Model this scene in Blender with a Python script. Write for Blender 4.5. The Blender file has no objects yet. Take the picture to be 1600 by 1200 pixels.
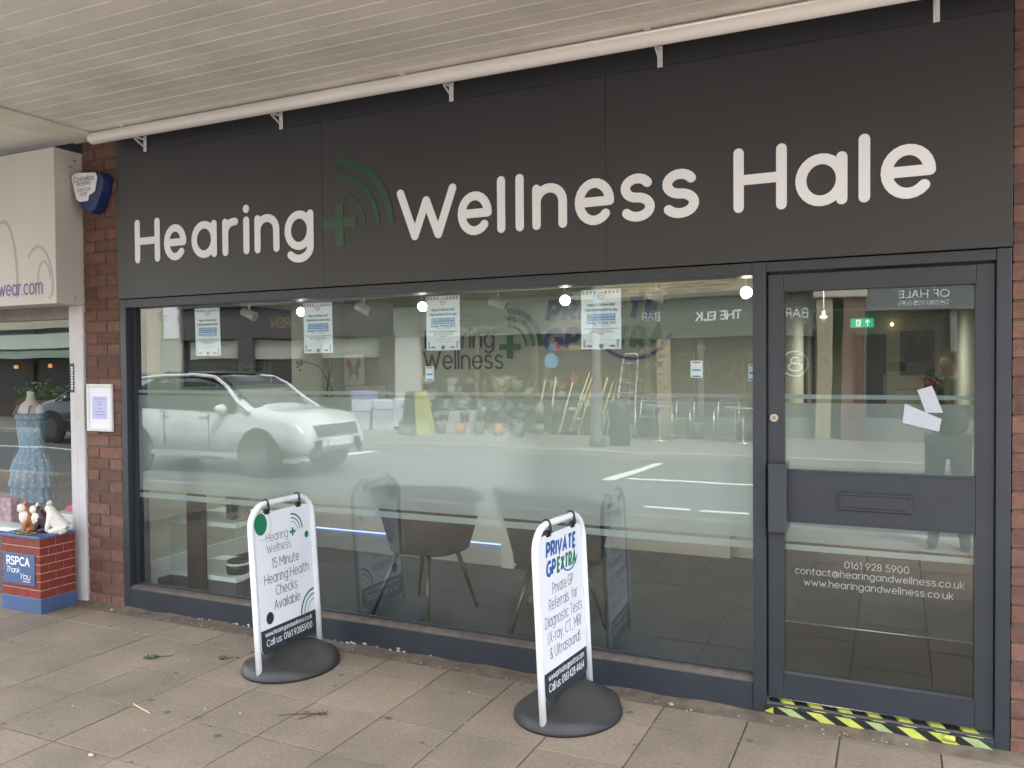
import bpy, bmesh, math, random
from mathutils import Vector, Matrix
random.seed(7)
S = bpy.context.scene
COL = S.collection
PI = math.pi

# ------------------------------------------------------------------ camera
cam_d = bpy.data.cameras.new('camera'); cam = bpy.data.objects.new('camera', cam_d); COL.objects.link(cam)
R_ = Vector((0.90627, 0.42264, -0.00729)); U_ = Vector((-0.001905, 0.02133, 0.99977)); F_ = Vector((-0.42270, 0.90605, -0.020136))
m = Matrix((R_, U_, -F_)).transposed().to_4x4(); m.translation = Vector((0, -3.7615, 1.5511)); cam.matrix_world = m
cam_d.sensor_width = 36; cam_d.lens = 1286.08 / 1600 * 36; cam_d.clip_start = 0.02; cam_d.clip_end = 500
S.camera = cam

# ------------------------------------------------------------------ sky, sun, exposure
SUN_EL, SUN_AZ = math.radians(48), math.radians(55)      # azimuth measured from +Y towards +X
w = bpy.data.worlds.new('World'); S.world = w; w.use_nodes = True
nt = w.node_tree; nt.nodes.clear()
out = nt.nodes.new('ShaderNodeOutputWorld'); bg = nt.nodes.new('ShaderNodeBackground')
sky = nt.nodes.new('ShaderNodeTexSky'); sky.sky_type = 'NISHITA'; sky.sun_disc = False
sky.sun_elevation = SUN_EL; sky.sun_rotation = SUN_AZ; sky.dust_density = 3.0; sky.air_density = 1.0
tc = nt.nodes.new('ShaderNodeTexCoord'); nz = nt.nodes.new('ShaderNodeTexNoise')
nz.inputs['Scale'].default_value = 2.2; nz.inputs['Detail'].default_value = 6
rp = nt.nodes.new('ShaderNodeValToRGB'); rp.color_ramp.elements[0].position = 0.3; rp.color_ramp.elements[0].color = (.55, .55, .55, 1)
rp.color_ramp.elements[1].position = 0.7; rp.color_ramp.elements[1].color = (.95, .95, .95, 1)
mx = nt.nodes.new('ShaderNodeMix'); mx.data_type = 'RGBA'
mx.inputs[7].default_value = (10.7, 11.5, 12.6, 1)           # bright high cloud
nt.links.new(tc.outputs['Generated'], nz.inputs['Vector']); nt.links.new(nz.outputs['Fac'], rp.inputs['Fac'])
nt.links.new(rp.outputs['Color'], mx.inputs[0]); nt.links.new(sky.outputs['Color'], mx.inputs[6])
nt.links.new(mx.outputs[2], bg.inputs['Color']); bg.inputs['Strength'].default_value = 0.12
nt.links.new(bg.outputs['Background'], out.inputs['Surface'])
sd = bpy.data.lights.new('sun', 'SUN'); sd.energy = 2.4; sd.angle = math.radians(12); sd.color = (1, .96, .92)
so = bpy.data.objects.new('sun', sd); COL.objects.link(so)
sdir = Vector((math.sin(SUN_AZ) * math.cos(SUN_EL), math.cos(SUN_AZ) * math.cos(SUN_EL), math.sin(SUN_EL)))
so.rotation_euler = sdir.to_track_quat('Z', 'Y').to_euler()
S.view_settings.view_transform = 'Standard'; S.view_settings.look = 'None'; S.view_settings.gamma = 1
S.view_settings.exposure = 2.55; S.view_settings.use_curve_mapping = False
S.render.engine = 'CYCLES'
S.cycles.use_denoising = True; S.cycles.max_bounces = 10; S.cycles.transparent_max_bounces = 16
S.cycles.diffuse_bounces = 5; S.cycles.glossy_bounces = 4; S.cycles.sample_clamp_indirect = 6
S.cycles.use_adaptive_sampling = False; S.cycles.caustics_reflective = False; S.cycles.caustics_refractive = False

# ------------------------------------------------------------------ materials
MATS = {}
def mat(name, col, rough=.7, metal=0, spec=.5, nscale=0, namt=.15, bump=0, bscale=200, rnd=0, emit=None, estr=0, stains=0, coat=0, detail=5):
    if name in MATS: return MATS[name]
    M = bpy.data.materials.new(name); M.use_nodes = True; t = M.node_tree; N = t.nodes; L = t.links
    b = N['Principled BSDF']
    b.inputs['Roughness'].default_value = rough; b.inputs['Metallic'].default_value = metal
    b.inputs['Specular IOR Level'].default_value = spec; b.inputs['Coat Weight'].default_value = coat
    geo = N.new('ShaderNodeNewGeometry')
    base = N.new('ShaderNodeRGB'); base.outputs[0].default_value = (*col, 1); cur = base.outputs[0]
    def mul(fac_socket, lo, hi):
        nonlocal cur
        mr = N.new('ShaderNodeMapRange'); mr.inputs['To Min'].default_value = lo; mr.inputs['To Max'].default_value = hi
        L.new(fac_socket, mr.inputs['Value'])
        vm = N.new('ShaderNodeVectorMath'); vm.operation = 'SCALE'; L.new(cur, vm.inputs[0]); L.new(mr.outputs[0], vm.inputs['Scale']); cur = vm.outputs[0]
        return mr
    if nscale:
        n = N.new('ShaderNodeTexNoise'); n.inputs['Scale'].default_value = nscale; n.inputs['Detail'].default_value = detail
        L.new(geo.outputs['Position'], n.inputs['Vector']); r = mul(n.outputs['Fac'], 1 - namt, 1 + namt)
        r.inputs['From Min'].default_value = .25; r.inputs['From Max'].default_value = .75
    if rnd:
        oi = N.new('ShaderNodeObjectInfo'); mul(oi.outputs['Random'], 1 - rnd, 1 + rnd)
    if stains:
        n = N.new('ShaderNodeTexNoise'); n.inputs['Scale'].default_value = 1.6; n.inputs['Detail'].default_value = 8; n.inputs['Roughness'].default_value = .65
        L.new(geo.outputs['Position'], n.inputs['Vector']); r = mul(n.outputs['Fac'], 1 - stains, 1.05)
        r.inputs['From Min'].default_value = .35; r.inputs['From Max'].default_value = .6
    L.new(cur, b.inputs['Base Color'])
    if bump:
        n = N.new('ShaderNodeTexNoise'); n.inputs['Scale'].default_value = bscale; n.inputs['Detail'].default_value = 4
        L.new(geo.outputs['Position'], n.inputs['Vector'])
        bp = N.new('ShaderNodeBump'); bp.inputs['Strength'].default_value = bump; bp.inputs['Distance'].default_value = .004
        L.new(n.outputs['Fac'], bp.inputs['Height']); L.new(bp.outputs[0], b.inputs['Normal'])
    if emit:
        b.inputs['Emission Color'].default_value = (*emit, 1); b.inputs['Emission Strength'].default_value = estr
    MATS[name] = M
    return M

def glass_mat(name, tint=(.93, .97, .95), f0=.17, rough=0.0):
    M = bpy.data.materials.new(name); M.use_nodes = True; t = M.node_tree; N = t.nodes; L = t.links; N.clear()
    o = N.new('ShaderNodeOutputMaterial'); ms = N.new('ShaderNodeMixShader'); tr = N.new('ShaderNodeBsdfTransparent')
    gl = N.new('ShaderNodeBsdfAnisotropic'); gl.inputs['Roughness'].default_value = rough; gl.inputs['Color'].default_value = (.97, 1, .98, 1)
    tr.inputs['Color'].default_value = (*tint, 1)
    lw = N.new('ShaderNodeLayerWeight'); lw.inputs['Blend'].default_value = .5
    ge = N.new('ShaderNodeNewGeometry'); wn = N.new('ShaderNodeTexNoise'); wn.inputs['Scale'].default_value = 1.6; wn.inputs['Detail'].default_value = 1
    wb = N.new('ShaderNodeBump'); wb.inputs['Strength'].default_value = 1; wb.inputs['Distance'].default_value = .0011
    L.new(ge.outputs['Position'], wn.inputs['Vector']); L.new(wn.outputs['Fac'], wb.inputs['Height']); L.new(wb.outputs[0], gl.inputs['Normal'])
    pw = N.new('ShaderNodeMath'); pw.operation = 'POWER'; pw.inputs[1].default_value = 4
    L.new(lw.outputs['Facing'], pw.inputs[0])
    ma = N.new('ShaderNodeMath'); ma.operation = 'MULTIPLY_ADD'; ma.inputs[1].default_value = 1 - f0; ma.inputs[2].default_value = f0
    L.new(pw.outputs[0], ma.inputs[0]); L.new(ma.outputs[0], ms.inputs[0]); L.new(tr.outputs[0], ms.inputs[1]); L.new(gl.outputs[0], ms.inputs[2])
    L.new(ms.outputs[0], o.inputs['Surface']); MATS[name] = M
    return M

def frost_mat(name, cover):
    M = bpy.data.materials.new(name); M.use_nodes = True; t = M.node_tree; N = t.nodes; L = t.links; N.clear()
    o = N.new('ShaderNodeOutputMaterial'); ms = N.new('ShaderNodeMixShader'); m2 = N.new('ShaderNodeMixShader')
    df = N.new('ShaderNodeBsdfDiffuse'); df.inputs['Color'].default_value = (.60, .74, .80, 1)
    tl = N.new('ShaderNodeBsdfTranslucent'); tl.inputs['Color'].default_value = (.72, .80, .78, 1)
    rf = N.new('ShaderNodeBsdfRefraction'); rf.inputs['IOR'].default_value = 1.06; rf.inputs['Roughness'].default_value = .62; rf.inputs['Color'].default_value = (.8, .88, .86, 1)
    geo = N.new('ShaderNodeNewGeometry'); n = N.new('ShaderNodeTexNoise'); n.inputs['Scale'].default_value = 1.3; n.inputs['Detail'].default_value = 3
    L.new(geo.outputs['Position'], n.inputs['Vector'])
    mr = N.new('ShaderNodeMapRange'); mr.inputs['To Min'].default_value = cover - .03; mr.inputs['To Max'].default_value = cover + .03
    L.new(n.outputs['Fac'], mr.inputs['Value'])
    m2.inputs[0].default_value = .62; L.new(tl.outputs[0], m2.inputs[1]); L.new(rf.outputs[0], m2.inputs[2])
    L.new(mr.outputs[0], ms.inputs[0]); L.new(m2.outputs[0], ms.inputs[1]); L.new(df.outputs[0], ms.inputs[2]); L.new(ms.outputs[0], o.inputs['Surface'])
    MATS[name] = M
    return M

FRAME = mat('frame_anthracite', (.029, .034, .044), .42, nscale=3, namt=.12, bump=.15, bscale=350)
FASCIA = mat('fascia_panel', (.024, .023, .028), .40, spec=.6, nscale=1.5, namt=.1, bump=.12, bscale=500)
SIGNW = mat('sign_white', (.84, .84, .875), .45)
SIGNG = mat('sign_green', (.007, .055, .020), .28, spec=.6)
WHITE = mat('white_paint', (.74, .74, .75), .5, nscale=4, namt=.06)
WTUBE = mat('white_powder_coat', (.78, .79, .82), .38, nscale=9, namt=.05, stains=.10)
TUBEM = mat('roller_tube', (.86, .81, .77), .4, nscale=2, namt=.05)
SOFFIT = mat('soffit_board', (.76, .72, .665), .5, nscale=2.5, namt=.08, rnd=.05, stains=.13)
SOFFTR = mat('soffit_trim', (.74, .71, .62), .6, nscale=5, namt=.08, stains=.15)
DARK = mat('dark_gap', (.02, .02, .022), .8)
BRICK = mat('brick', (.15, .075, .056), .85, nscale=22, namt=.3, rnd=.28, bump=.7, bscale=120)
MORTAR = mat('mortar', (.115, .092, .078), .95, nscale=30, namt=.2, bump=.6)
SLAB = mat('paving_slab', (.245, .192, .142), .88, nscale=60, namt=.18, rnd=.10, bump=.7, bscale=260, stains=.24)
BED = mat('paving_bed', (.085, .066, .047), .95, nscale=30, namt=.45)
DIRT = mat('dirt_strip', (.155, .12, .09), .95, nscale=14, namt=.35, bump=.9, bscale=90, stains=.3)
ASPH = mat('asphalt', (.105, .108, .108), .85, nscale=5, namt=.12, bump=.4, bscale=90)
KERB = mat('kerb_stone', (.30, .29, .27), .85, nscale=6, namt=.15, rnd=.1)
RMARK = mat('road_paint', (.72, .72, .68), .7, nscale=12, namt=.15)
PAV2 = mat('far_pavement', (.19, .175, .155), .88, nscale=1.5, namt=.12)
RUBBER = mat('rubber_base', (.026, .025, .025), .44, nscale=6, namt=.25, bump=.5, bscale=300, stains=.2)
PANELW = mat('board_panel', (.76, .77, .83), .4)
BLACKP = mat('print_black', (.025, .027, .032), .5)
NAVYP = mat('print_navy_band', (.030, .034, .044), .45)
GREENP = mat('print_green', (.01, .17, .09), .45)
BLUEP = mat('print_blue', (.02, .09, .32), .45)
GREY_P = mat('print_grey', (.10, .10, .11), .5)
BLK = mat('black_plastic', (.018, .018, .02), .4)
CHROME = mat('brushed_metal', (.62, .6, .56), .3, metal=1)
GOLD = mat('gold_rim', (.75, .6, .25), .3, metal=1)
GLASS = glass_mat('shop_glass', f0=.108)
GLASS2 = glass_mat('neighbour_glass', tint=(.9, .92, .9), f0=.07)
CLEARG = glass_mat('cabinet_glass', tint=(.92, .96, .95), f0=.03)
FROST = frost_mat('frosted_film', .145)
FROST2 = frost_mat('frosted_stripe', .22)

# ------------------------------------------------------------------ object helpers
def setp(o, label=None, cat=None, group=None, kind=None):
    if label: o['label'] = label
    if cat: o['category'] = cat
    if group: o['group'] = group
    if kind: o['kind'] = kind
    return o
POS = {}
def thing(name, label, cat, loc=(0, 0, 0), group=None):
    o = bpy.data.objects.new(name, None); COL.objects.link(o); o.location = loc; o.empty_display_size = .1
    POS[o] = Vector(loc); return setp(o, label, cat, group)
def attach(o, parent):
    if parent is not None:
        o.parent = parent
        o.matrix_parent_inverse = Matrix.Translation(-POS.get(parent, Vector((0, 0, 0))))
class MB:
    def __init__(s): s.bm = bmesh.new()
    def poly(s, pts, mi=0):
        vs = [s.bm.verts.new(p) for p in pts]
        try: f = s.bm.faces.new(vs); f.material_index = mi; return f
        except ValueError: return None
    def box(s, x0, x1, y0, y1, z0, z1, mi=0, M=None):
        if x0 > x1: x0, x1 = x1, x0
        if y0 > y1: y0, y1 = y1, y0
        if z0 > z1: z0, z1 = z1, z0
        c = [(x0, y0, z0), (x1, y0, z0), (x1, y1, z0), (x0, y1, z0), (x0, y0, z1), (x1, y0, z1), (x1, y1, z1), (x0, y1, z1)]
        vs = [s.bm.verts.new(M @ Vector(q) if M else q) for q in c]
        for f in ((0, 3, 2, 1), (4, 5, 6, 7), (0, 1, 5, 4), (1, 2, 6, 5), (2, 3, 7, 6), (3, 0, 4, 7)):
            s.bm.faces.new([vs[i] for i in f]).material_index = mi
        return s
    def tube(s, a, b, r0, r1=None, n=12, mi=0, cap=True):
        a = Vector(a); b = Vector(b); r1 = r0 if r1 is None else r1
        d = (b - a).normalized(); q = d.to_track_quat('Z', 'Y'); X = q @ Vector((1, 0, 0)); Y = q @ Vector((0, 1, 0))
        A = [s.bm.verts.new(a + (X * math.cos(t) + Y * math.sin(t)) * r0) for t in [2 * PI * i / n for i in range(n)]]
        B = [s.bm.verts.new(b + (X * math.cos(t) + Y * math.sin(t)) * r1) for t in [2 * PI * i / n for i in range(n)]]
        for i in range(n):
            f = s.bm.faces.new([A[i], A[(i + 1) % n], B[(i + 1) % n], B[i]]); f.smooth = True; f.material_index = mi
        if cap:
            s.bm.faces.new(A[::-1]).material_index = mi; s.bm.faces.new(B).material_index = mi
        return s
    def path(s, pts, r, n=10, mi=0):
        pts = [Vector(p) for p in pts]; rings = []
        up = Vector((0, 0, 1)); prev = None
        for i, p in enumerate(pts):
            d = (pts[min(i + 1, len(pts) - 1)] - pts[max(i - 1, 0)]).normalized()
            if prev is None:
                X = d.cross(up); X = X.normalized() if X.length > .1 else d.cross(Vector((1, 0, 0))).normalized()
            else:
                X = (prev - d * prev.dot(d)).normalized()
            prev = X; Y = d.cross(X); rr = r[i] if isinstance(r, (list, tuple)) else r
            rings.append([s.bm.verts.new(p + (X * math.cos(t) + Y * math.sin(t)) * rr) for t in [2 * PI * k / n for k in range(n)]])
        for a, b in zip(rings, rings[1:]):
            for k in range(n):
                f = s.bm.faces.new([a[k], a[(k + 1) % n], b[(k + 1) % n], b[k]]); f.smooth = True; f.material_index = mi
        s.bm.faces.new(rings[0][::-1]).material_index = mi; s.bm.faces.new(rings[-1]).material_index = mi
        return s
    def loft(s, rings, mi=0, cap=True, smooth=True):
        R = [[s.bm.verts.new(p) for p in r] for r in rings]; n = len(R[0])
        for a, b in zip(R, R[1:]):
            for k in range(n):
                f = s.bm.faces.new([a[k], a[(k + 1) % n], b[(k + 1) % n], b[k]]); f.smooth = smooth; f.material_index = mi
        if cap:
            s.bm.faces.new(R[0][::-1]).material_index = mi; s.bm.faces.new(R[-1]).material_index = mi
        return s
    def lathe(s, prof, c=(0, 0, 0), n=20, sx=1, sy=1, mi=0, M=None):
        rings = []
        for r, z in prof:
            ring = []
            for k in range(n):
                t = 2 * PI * k / n; v = Vector((c[0] + r * sx * math.cos(t), c[1] + r * sy * math.sin(t), c[2] + z))
                ring.append(M @ v if M else v)
            rings.append(ring)
        return s.loft(rings, mi)
    def prism(s, pts, d, mi=0):
        d = Vector(d); a = [Vector(p) for p in pts]; b = [p + d for p in a]
        A = [s.bm.verts.new(p) for p in a]; B = [s.bm.verts.new(p) for p in b]; n = len(A)
        s.bm.faces.new(A[::-1]).material_index = mi; s.bm.faces.new(B).material_index = mi
        for i in range(n): s.bm.faces.new([A[i], A[(i + 1) % n], B[(i + 1) % n], B[i]]).material_index = mi
        return s
    def sphere(s, c, r, sx=1, sy=1, sz=1, n=16, mi=0):
        k = n // 2
        prof = [(max(r * math.sin(PI * i / k), r * .01), -r * sz * math.cos(PI * i / k)) for i in range(k + 1)]
        return s.lathe(prof, c, n, sx, sy, mi)
    def build(s, name, mats, parent=None, bevel=0, fix=True, smooth=False):
        if fix: bmesh.ops.recalc_face_normals(s.bm, faces=s.bm.faces)
        me = bpy.data.meshes.new(name); s.bm.to_mesh(me); s.bm.free()
        for mm in (mats if isinstance(mats, (list, tuple)) else [mats]): me.materials.append(mm)
        o = bpy.data.objects.new(name, me); COL.objects.link(o); attach(o, parent)
        if smooth:
            for f in me.polygons: f.use_smooth = True
        if bevel:
            b = o.modifiers.new('bevel', 'BEVEL'); b.width = bevel; b.segments = 2; b.limit_method = 'ANGLE'; b.angle_limit = math.radians(40)
        return o
def box(name, x0, x1, y0, y1, z0, z1, m_, parent=None, bevel=0):
    return MB().box(x0, x1, y0, y1, z0, z1).build(name, m_, parent, bevel)
def share(src, name, parent, loc=(0, 0, 0), rz=0):
    o = bpy.data.objects.new(name, src.data); COL.objects.link(o); o.parent = parent
    o.matrix_parent_inverse = Matrix.Translation(-POS.get(parent, Vector((0, 0, 0)))) if parent else Matrix()
    o.location = loc; o.rotation_euler = (0, 0, rz)
    for md in src.modifiers:
        if md.type == 'BEVEL':
            n = o.modifiers.new('bevel', 'BEVEL'); n.width = md.width; n.segments = md.segments; n.limit_method = 'ANGLE'
    return o

# ------------------------------------------------------------------ rounded stroke alphabet
def A(cx, cy, rx, ry, a0, a1):
    n = max(4, int(abs(a1 - a0) / 15))
    return [(cx + rx * math.cos(math.radians(a0 + (a1 - a0) * i / n)), cy + ry * math.sin(math.radians(a0 + (a1 - a0) * i / n))) for i in range(n + 1)]
def P(*v): return [(v[i], v[i + 1]) for i in range(0, len(v), 2)]
def glyphs(xh=.74):
    h = xh / 2; b = 1.04; G = {}
    G['A'] = (.74, [P(0, 0, .37, 1, .74, 0), P(.14, .34, .60, .34)])
    G['B'] = (.56, [P(0, 0, 0, 1, .3, 1) + A(.3, .76, .24, .24, 80, -90) + P(0, .52), P(.3, .52) + A(.3, .26, .26, .26, 90, -90) + P(0, 0)])
    G['C'] = (.74, [A(.46, .5, .46, .5, 50, 310)])
    G['D'] = (.70, [P(0, 0, 0, 1, .25, 1) + A(.25, .5, .45, .5, 85, -85) + P(.25, 0, 0, 0)])
    G['E'] = (.52, [P(.52, 1, 0, 1, 0, 0, .52, 0), P(0, .5, .46, .5)])
    G['F'] = (.50, [P(.5, 1, 0, 1, 0, 0), P(0, .5, .44, .5)])
    G['G'] = (.80, [A(.46, .5, .46, .5, 50, 340) + P(.82, .48, .48, .48)])
    G['H'] = (.74, [P(0, 0, 0, 1), P(.74, 0, .74, 1), P(0, .5, .74, .5)])
    G['I'] = (.0, [P(0, 0, 0, 1)])
    G['J'] = (.45, [P(.45, 1, .45, .25) + A(.2, .25, .25, .25, 0, -150)])
    G['K'] = (.62, [P(0, 0, 0, 1), P(.58, 1, 0, .42), P(.2, .6, .62, 0)])
    G['L'] = (.48, [P(0, 1, 0, 0, .48, 0)])
    G['M'] = (.86, [P(0, 0, 0, 1, .43, .35, .86, 1, .86, 0)])
    G['N'] = (.74, [P(0, 0, 0, 1, .74, 0, .74, 1)])
    G['O'] = (.92, [A(.46, .5, .46, .5, 0, 360)])
    G['P'] = (.56, [P(0, 0, 0, 1, .28, 1) + A(.28, .72, .28, .28, 80, -90) + P(0, .44)])
    G['Q'] = (.92, [A(.46, .5, .46, .5, 0, 360), P(.6, .25, .92, -.05)])
    G['R'] = (.60, [P(0, 0, 0, 1, .3, 1) + A(.3, .72, .28, .28, 80, -90) + P(0, .44), P(.3, .44, .6, 0)])
    sU = A(.28, .745, .27, .255, 35, 270) + A(.28, .245, .29, .245, 90, -145)
    G['S'] = (.57, [sU])
    G['T'] = (.64, [P(0, 1, .64, 1), P(.32, 1, .32, 0)])
    G['U'] = (.68, [P(0, 1, 0, .34) + A(.34, .34, .34, .34, 180, 360) + P(.68, 1)])
    G['V'] = (.72, [P(0, 1, .36, 0, .72, 1)])
    G['W'] = (1.2, [P(0, 1, .33, 0, .6, .78, .87, 0, 1.2, 1)])
    G['X'] = (.64, [P(0, 0, .64, 1), P(0, 1, .64, 0)])
    G['Y'] = (.66, [P(0, 1, .33, .45, .66, 1), P(.33, .45, .33, 0)])
    G['Z'] = (.6, [P(0, 1, .6, 1, 0, 0, .6, 0)])
    w_ = .62
    G['a'] = (w_, [A(w_ / 2, h, w_ / 2, h, 0, 360), P(w_, xh, w_, 0)])
    G['b'] = (w_, [A(w_ / 2, h, w_ / 2, h, 0, 360), P(0, b, 0, 0)])
    G['c'] = (.54, [A(.31, h, .31, h, 48, 312)])
    G['d'] = (w_, [A(w_ / 2, h, w_ / 2, h, 0, 360), P(w_, b, w_, 0)])
    G['e'] = (w_, [A(w_ / 2, h, w_ / 2, h, 0, 318), P(0.02, h, w_ , h)])
    G['f'] = (.36, [[(.36, b)] + A(.30, b - .2, .18, .2, 90, 180) + P(.12, 0), P(0, xh - .02, .34, xh - .02)])
    G['g'] = (w_, [A(w_ / 2, h, w_ / 2, h, 0, 360), P(w_, xh, w_, -.02) + A(w_ / 2, -.02, w_ / 2, .29, 0, -140)])
    G['h'] = (.54, [P(0, 0, 0, b), A(.27, xh - .29, .27, .29, 180, 0) + P(.54, 0)])
    G['i'] = (.0, [P(0, 0, 0, xh), P(0, b - .03, 0, b - .02)])
    G['j'] = (.12, [P(.12, xh, .12, -.1) + A(-.05, -.1, .17, .2, 0, -90), P(.12, b - .03, .12, b - .02)])
    G['k'] = (.48, [P(0, 0, 0, b), P(.45, xh, 0, .28), P(.17, .42, .48, 0)])
    G['l'] = (.0, [P(0, 0, 0, b)])
    G['m'] = (.86, [P(0, 0, 0, xh), A(.215, xh - .24, .215, .24, 180, 0) + P(.43, 0), A(.645, xh - .24, .215, .24, 180, 0) + P(.86, 0)])
    G['n'] = (.54, [P(0, 0, 0, xh), A(.27, xh - .29, .27, .29, 180, 0) + P(.54, 0)])
    G['o'] = (w_, [A(w_ / 2, h, w_ / 2, h, 0, 360)])
    G['p'] = (w_, [A(w_ / 2, h, w_ / 2, h, 0, 360), P(0, xh, 0, -.3)])
    G['q'] = (w_, [A(w_ / 2, h, w_ / 2, h, 0, 360), P(w_, xh, w_, -.3)])
    G['r'] = (.30, [P(0, 0, 0, xh), A(.27, xh - .29, .27, .29, 180, 80)])
    s_ = A(.24, xh * .75, .22, xh * .25, 30, 270) + A(.24, xh * .25, .24, xh * .25, 90, -145)
    G['s'] = (.48, [s_])
    G['t'] = (.36, [P(.12, b - .08, .12, .16) + A(.28, .16, .16, .16, 180, 285), P(0, xh - .02, .34, xh - .02)])
    G['u'] = (.54, [P(0, xh, 0, .29) + A(.27, .29, .27, .29, 180, 360), P(.54, xh, .54, 0)])
    G['v'] = (.54, [P(0, xh, .27, 0, .54, xh)])
    G['w'] = (.86, [P(0, xh, .23, 0, .43, xh * .85, .63, 0, .86, xh)])
    G['x'] = (.5, [P(0, 0, .5, xh), P(0, xh, .5, 0)])
    G['y'] = (.54, [P(0, xh, .27, 0), P(.54, xh, .14, -.3)])
    G['z'] = (.48, [P(0, xh, .48, xh, 0, 0, .48, 0)])
    G['0'] = (.6, [A(.3, .5, .3, .5, 0, 360)])
    G['1'] = (.2, [P(0, .82, .2, 1, .2, 0)])
    G['2'] = (.54, [A(.27, .72, .27, .28, 165, -35) + P(0, 0, .56, 0)])
    G['3'] = (.54, [A(.25, .76, .24, .24, 140, -80), A(.25, .27, .28, .27, 85, -145)])
    G['4'] = (.58, [P(.42, 0, .42, 1, 0, .28, .58, .28)])
    G['5'] = (.54, [P(.5, 1, .1, 1, .04, .56) + A(.25, .31, .29, .31, 110, -145)])
    G['6'] = (.56, [A(.28, .3, .28, .3, 0, 360), [(.44, 1)] + P(.04, .42)])
    G['7'] = (.5, [P(0, 1, .5, 1, .16, 0)])
    G['8'] = (.54, [A(.27, .75, .23, .25, 0, 360), A(.27, .26, .27, .26, 0, 360)])
    G['9'] = (.56, [A(.28, .7, .28, .3, 0, 360), P(.52, .58, .12, 0)])
    G['.'] = (.0, [P(0, 0, 0, .01)]); G[','] = (.04, [P(.05, .03, 0, -.14)])
    G[':'] = (.0, [P(0, .08, 0, .09), P(0, .6, 0, .61)])
    G['-'] = (.3, [P(0, .36, .3, .36)])
    G['('] = (.2, [A(.4, .42, .38, .72, 130, 230)]); G[')'] = (.2, [A(-.2, .42, .38, .72, 50, -50)])
    G['&'] = (.66, [P(.66, 0, .14, .66) + A(.29, .8, .19, .2, 190, -20) + P(.06, .38) + A(.26, .22, .24, .22, 150, 300) + P(.64, .42)])
    G['@'] = (.9, [A(.45, .35, .45, .47, -50, 290), A(.45, .35, .2, .24, 0, 360), P(.65, .6, .65, .2, .86, .2)])
    G['+'] = (.5, [P(0, .4, .5, .4), P(.25, .15, .25, .65)])
    return G
GL = glyphs()
def ribbon(mb, pts, w, T, z, depth=0, butt=False, mi=0):
    if not butt and len(pts) > 2:
        for i in range(1, len(pts) - 1):
            ax_, ay_ = pts[i][0] - pts[i - 1][0], pts[i][1] - pts[i - 1][1]; bx_, by_ = pts[i + 1][0] - pts[i][0], pts[i + 1][1] - pts[i][1]
            la, lb = math.hypot(ax_, ay_), math.hypot(bx_, by_)
            if la > 1e-7 and lb > 1e-7 and (ax_ * bx_ + ay_ * by_) / (la * lb) < .62:
                ribbon(mb, pts[:i + 1], w, T, z, depth, butt, mi); ribbon(mb, pts[i:], w, T, z + 2.2e-4, depth, butt, mi); return
    q = [pts[0]]
    for p in pts[1:]:
        if (p[0] - q[-1][0]) ** 2 + (p[1] - q[-1][1]) ** 2 > 1e-9: q.append(p)
    closed = len(q) > 3 and (q[0][0] - q[-1][0]) ** 2 + (q[0][1] - q[-1][1]) ** 2 < 1e-8
    if len(q) == 1: q.append((q[0][0], q[0][1] + 1e-4))
    n = len(q); r = w / 2; Ls, Rs = [], []
    for i, (x, y) in enumerate(q):
        if closed and i in (0, n - 1): a, b = q[n - 2], q[1]
        else: a, b = q[max(i - 1, 0)], q[min(i + 1, n - 1)]
        def un(u, v):
            d = math.hypot(v[0] - u[0], v[1] - u[1]) or 1e-9; return ((v[0] - u[0]) / d, (v[1] - u[1]) / d)
        d1 = un(a, (x, y)) if a != (x, y) else un((x, y), b); d2 = un((x, y), b) if b != (x, y) else d1
        tx, ty = d1[0] + d2[0], d1[1] + d2[1]; l = math.hypot(tx, ty)
        if l < .3: tx, ty, l = d1[0], d1[1], 1
        tx /= l; ty /= l
        k = 1 / max(.45, abs(tx * d1[0] + ty * d1[1]))
        Ls.append((x - ty * r * k, y + tx * r * k)); Rs.append((x + ty * r * k, y - tx * r * k))
    def cap(c, d, s):
        a0 = math.atan2(d[1], d[0]) + (PI / 2 if s > 0 else -PI / 2)
        return [(c[0] + r * math.cos(a0 + PI * t / 6), c[1] + r * math.sin(a0 + PI * t / 6)) for t in range(1, 6)]
    lv = [mb.bm.verts.new(T(x, y, z + i * 1.5e-5)) for i, (x, y) in enumerate(Ls)]; rv = [mb.bm.verts.new(T(x, y, z + i * 1.5e-5)) for i, (x, y) in enumerate(Rs)]
    def face(v):
        try: f = mb.bm.faces.new(v); f.material_index = mi
        except ValueError: pass
    for i in range(n - 1): face([rv[i], rv[i + 1], lv[i + 1], lv[i]])
    edge = None
    if not closed and not butt:
        d0 = (q[1][0] - q[0][0], q[1][1] - q[0][1]); d1 = (q[-1][0] - q[-2][0], q[-1][1] - q[-2][1])
        c0 = [mb.bm.verts.new(T(x, y, z)) for x, y in cap(q[0], d0, 1)]; c1 = [mb.bm.verts.new(T(x, y, z)) for x, y in cap(q[-1], d1, -1)]
        face([lv[0]] + c0 + [rv[0]]); face([rv[-1]] + c1 + [lv[-1]])
        edge = [(x, y) for x, y in Rs] + cap(q[-1], d1, -1) + Ls[::-1] + cap(q[0], d0, 1)
    elif not closed: edge = Rs + Ls[::-1]
    if depth:
        loops = [edge] if edge else [Rs[:-1], Ls[:-1][::-1]]
        for e in loops:
            a = [mb.bm.verts.new(T(x, y, z)) for x, y in e]; b_ = [mb.bm.verts.new(T(x, y, z - depth)) for x, y in e]
            for i in range(len(e)): face([a[i], b_[i], b_[(i + 1) % len(e)], a[(i + 1) % len(e)]])
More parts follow.
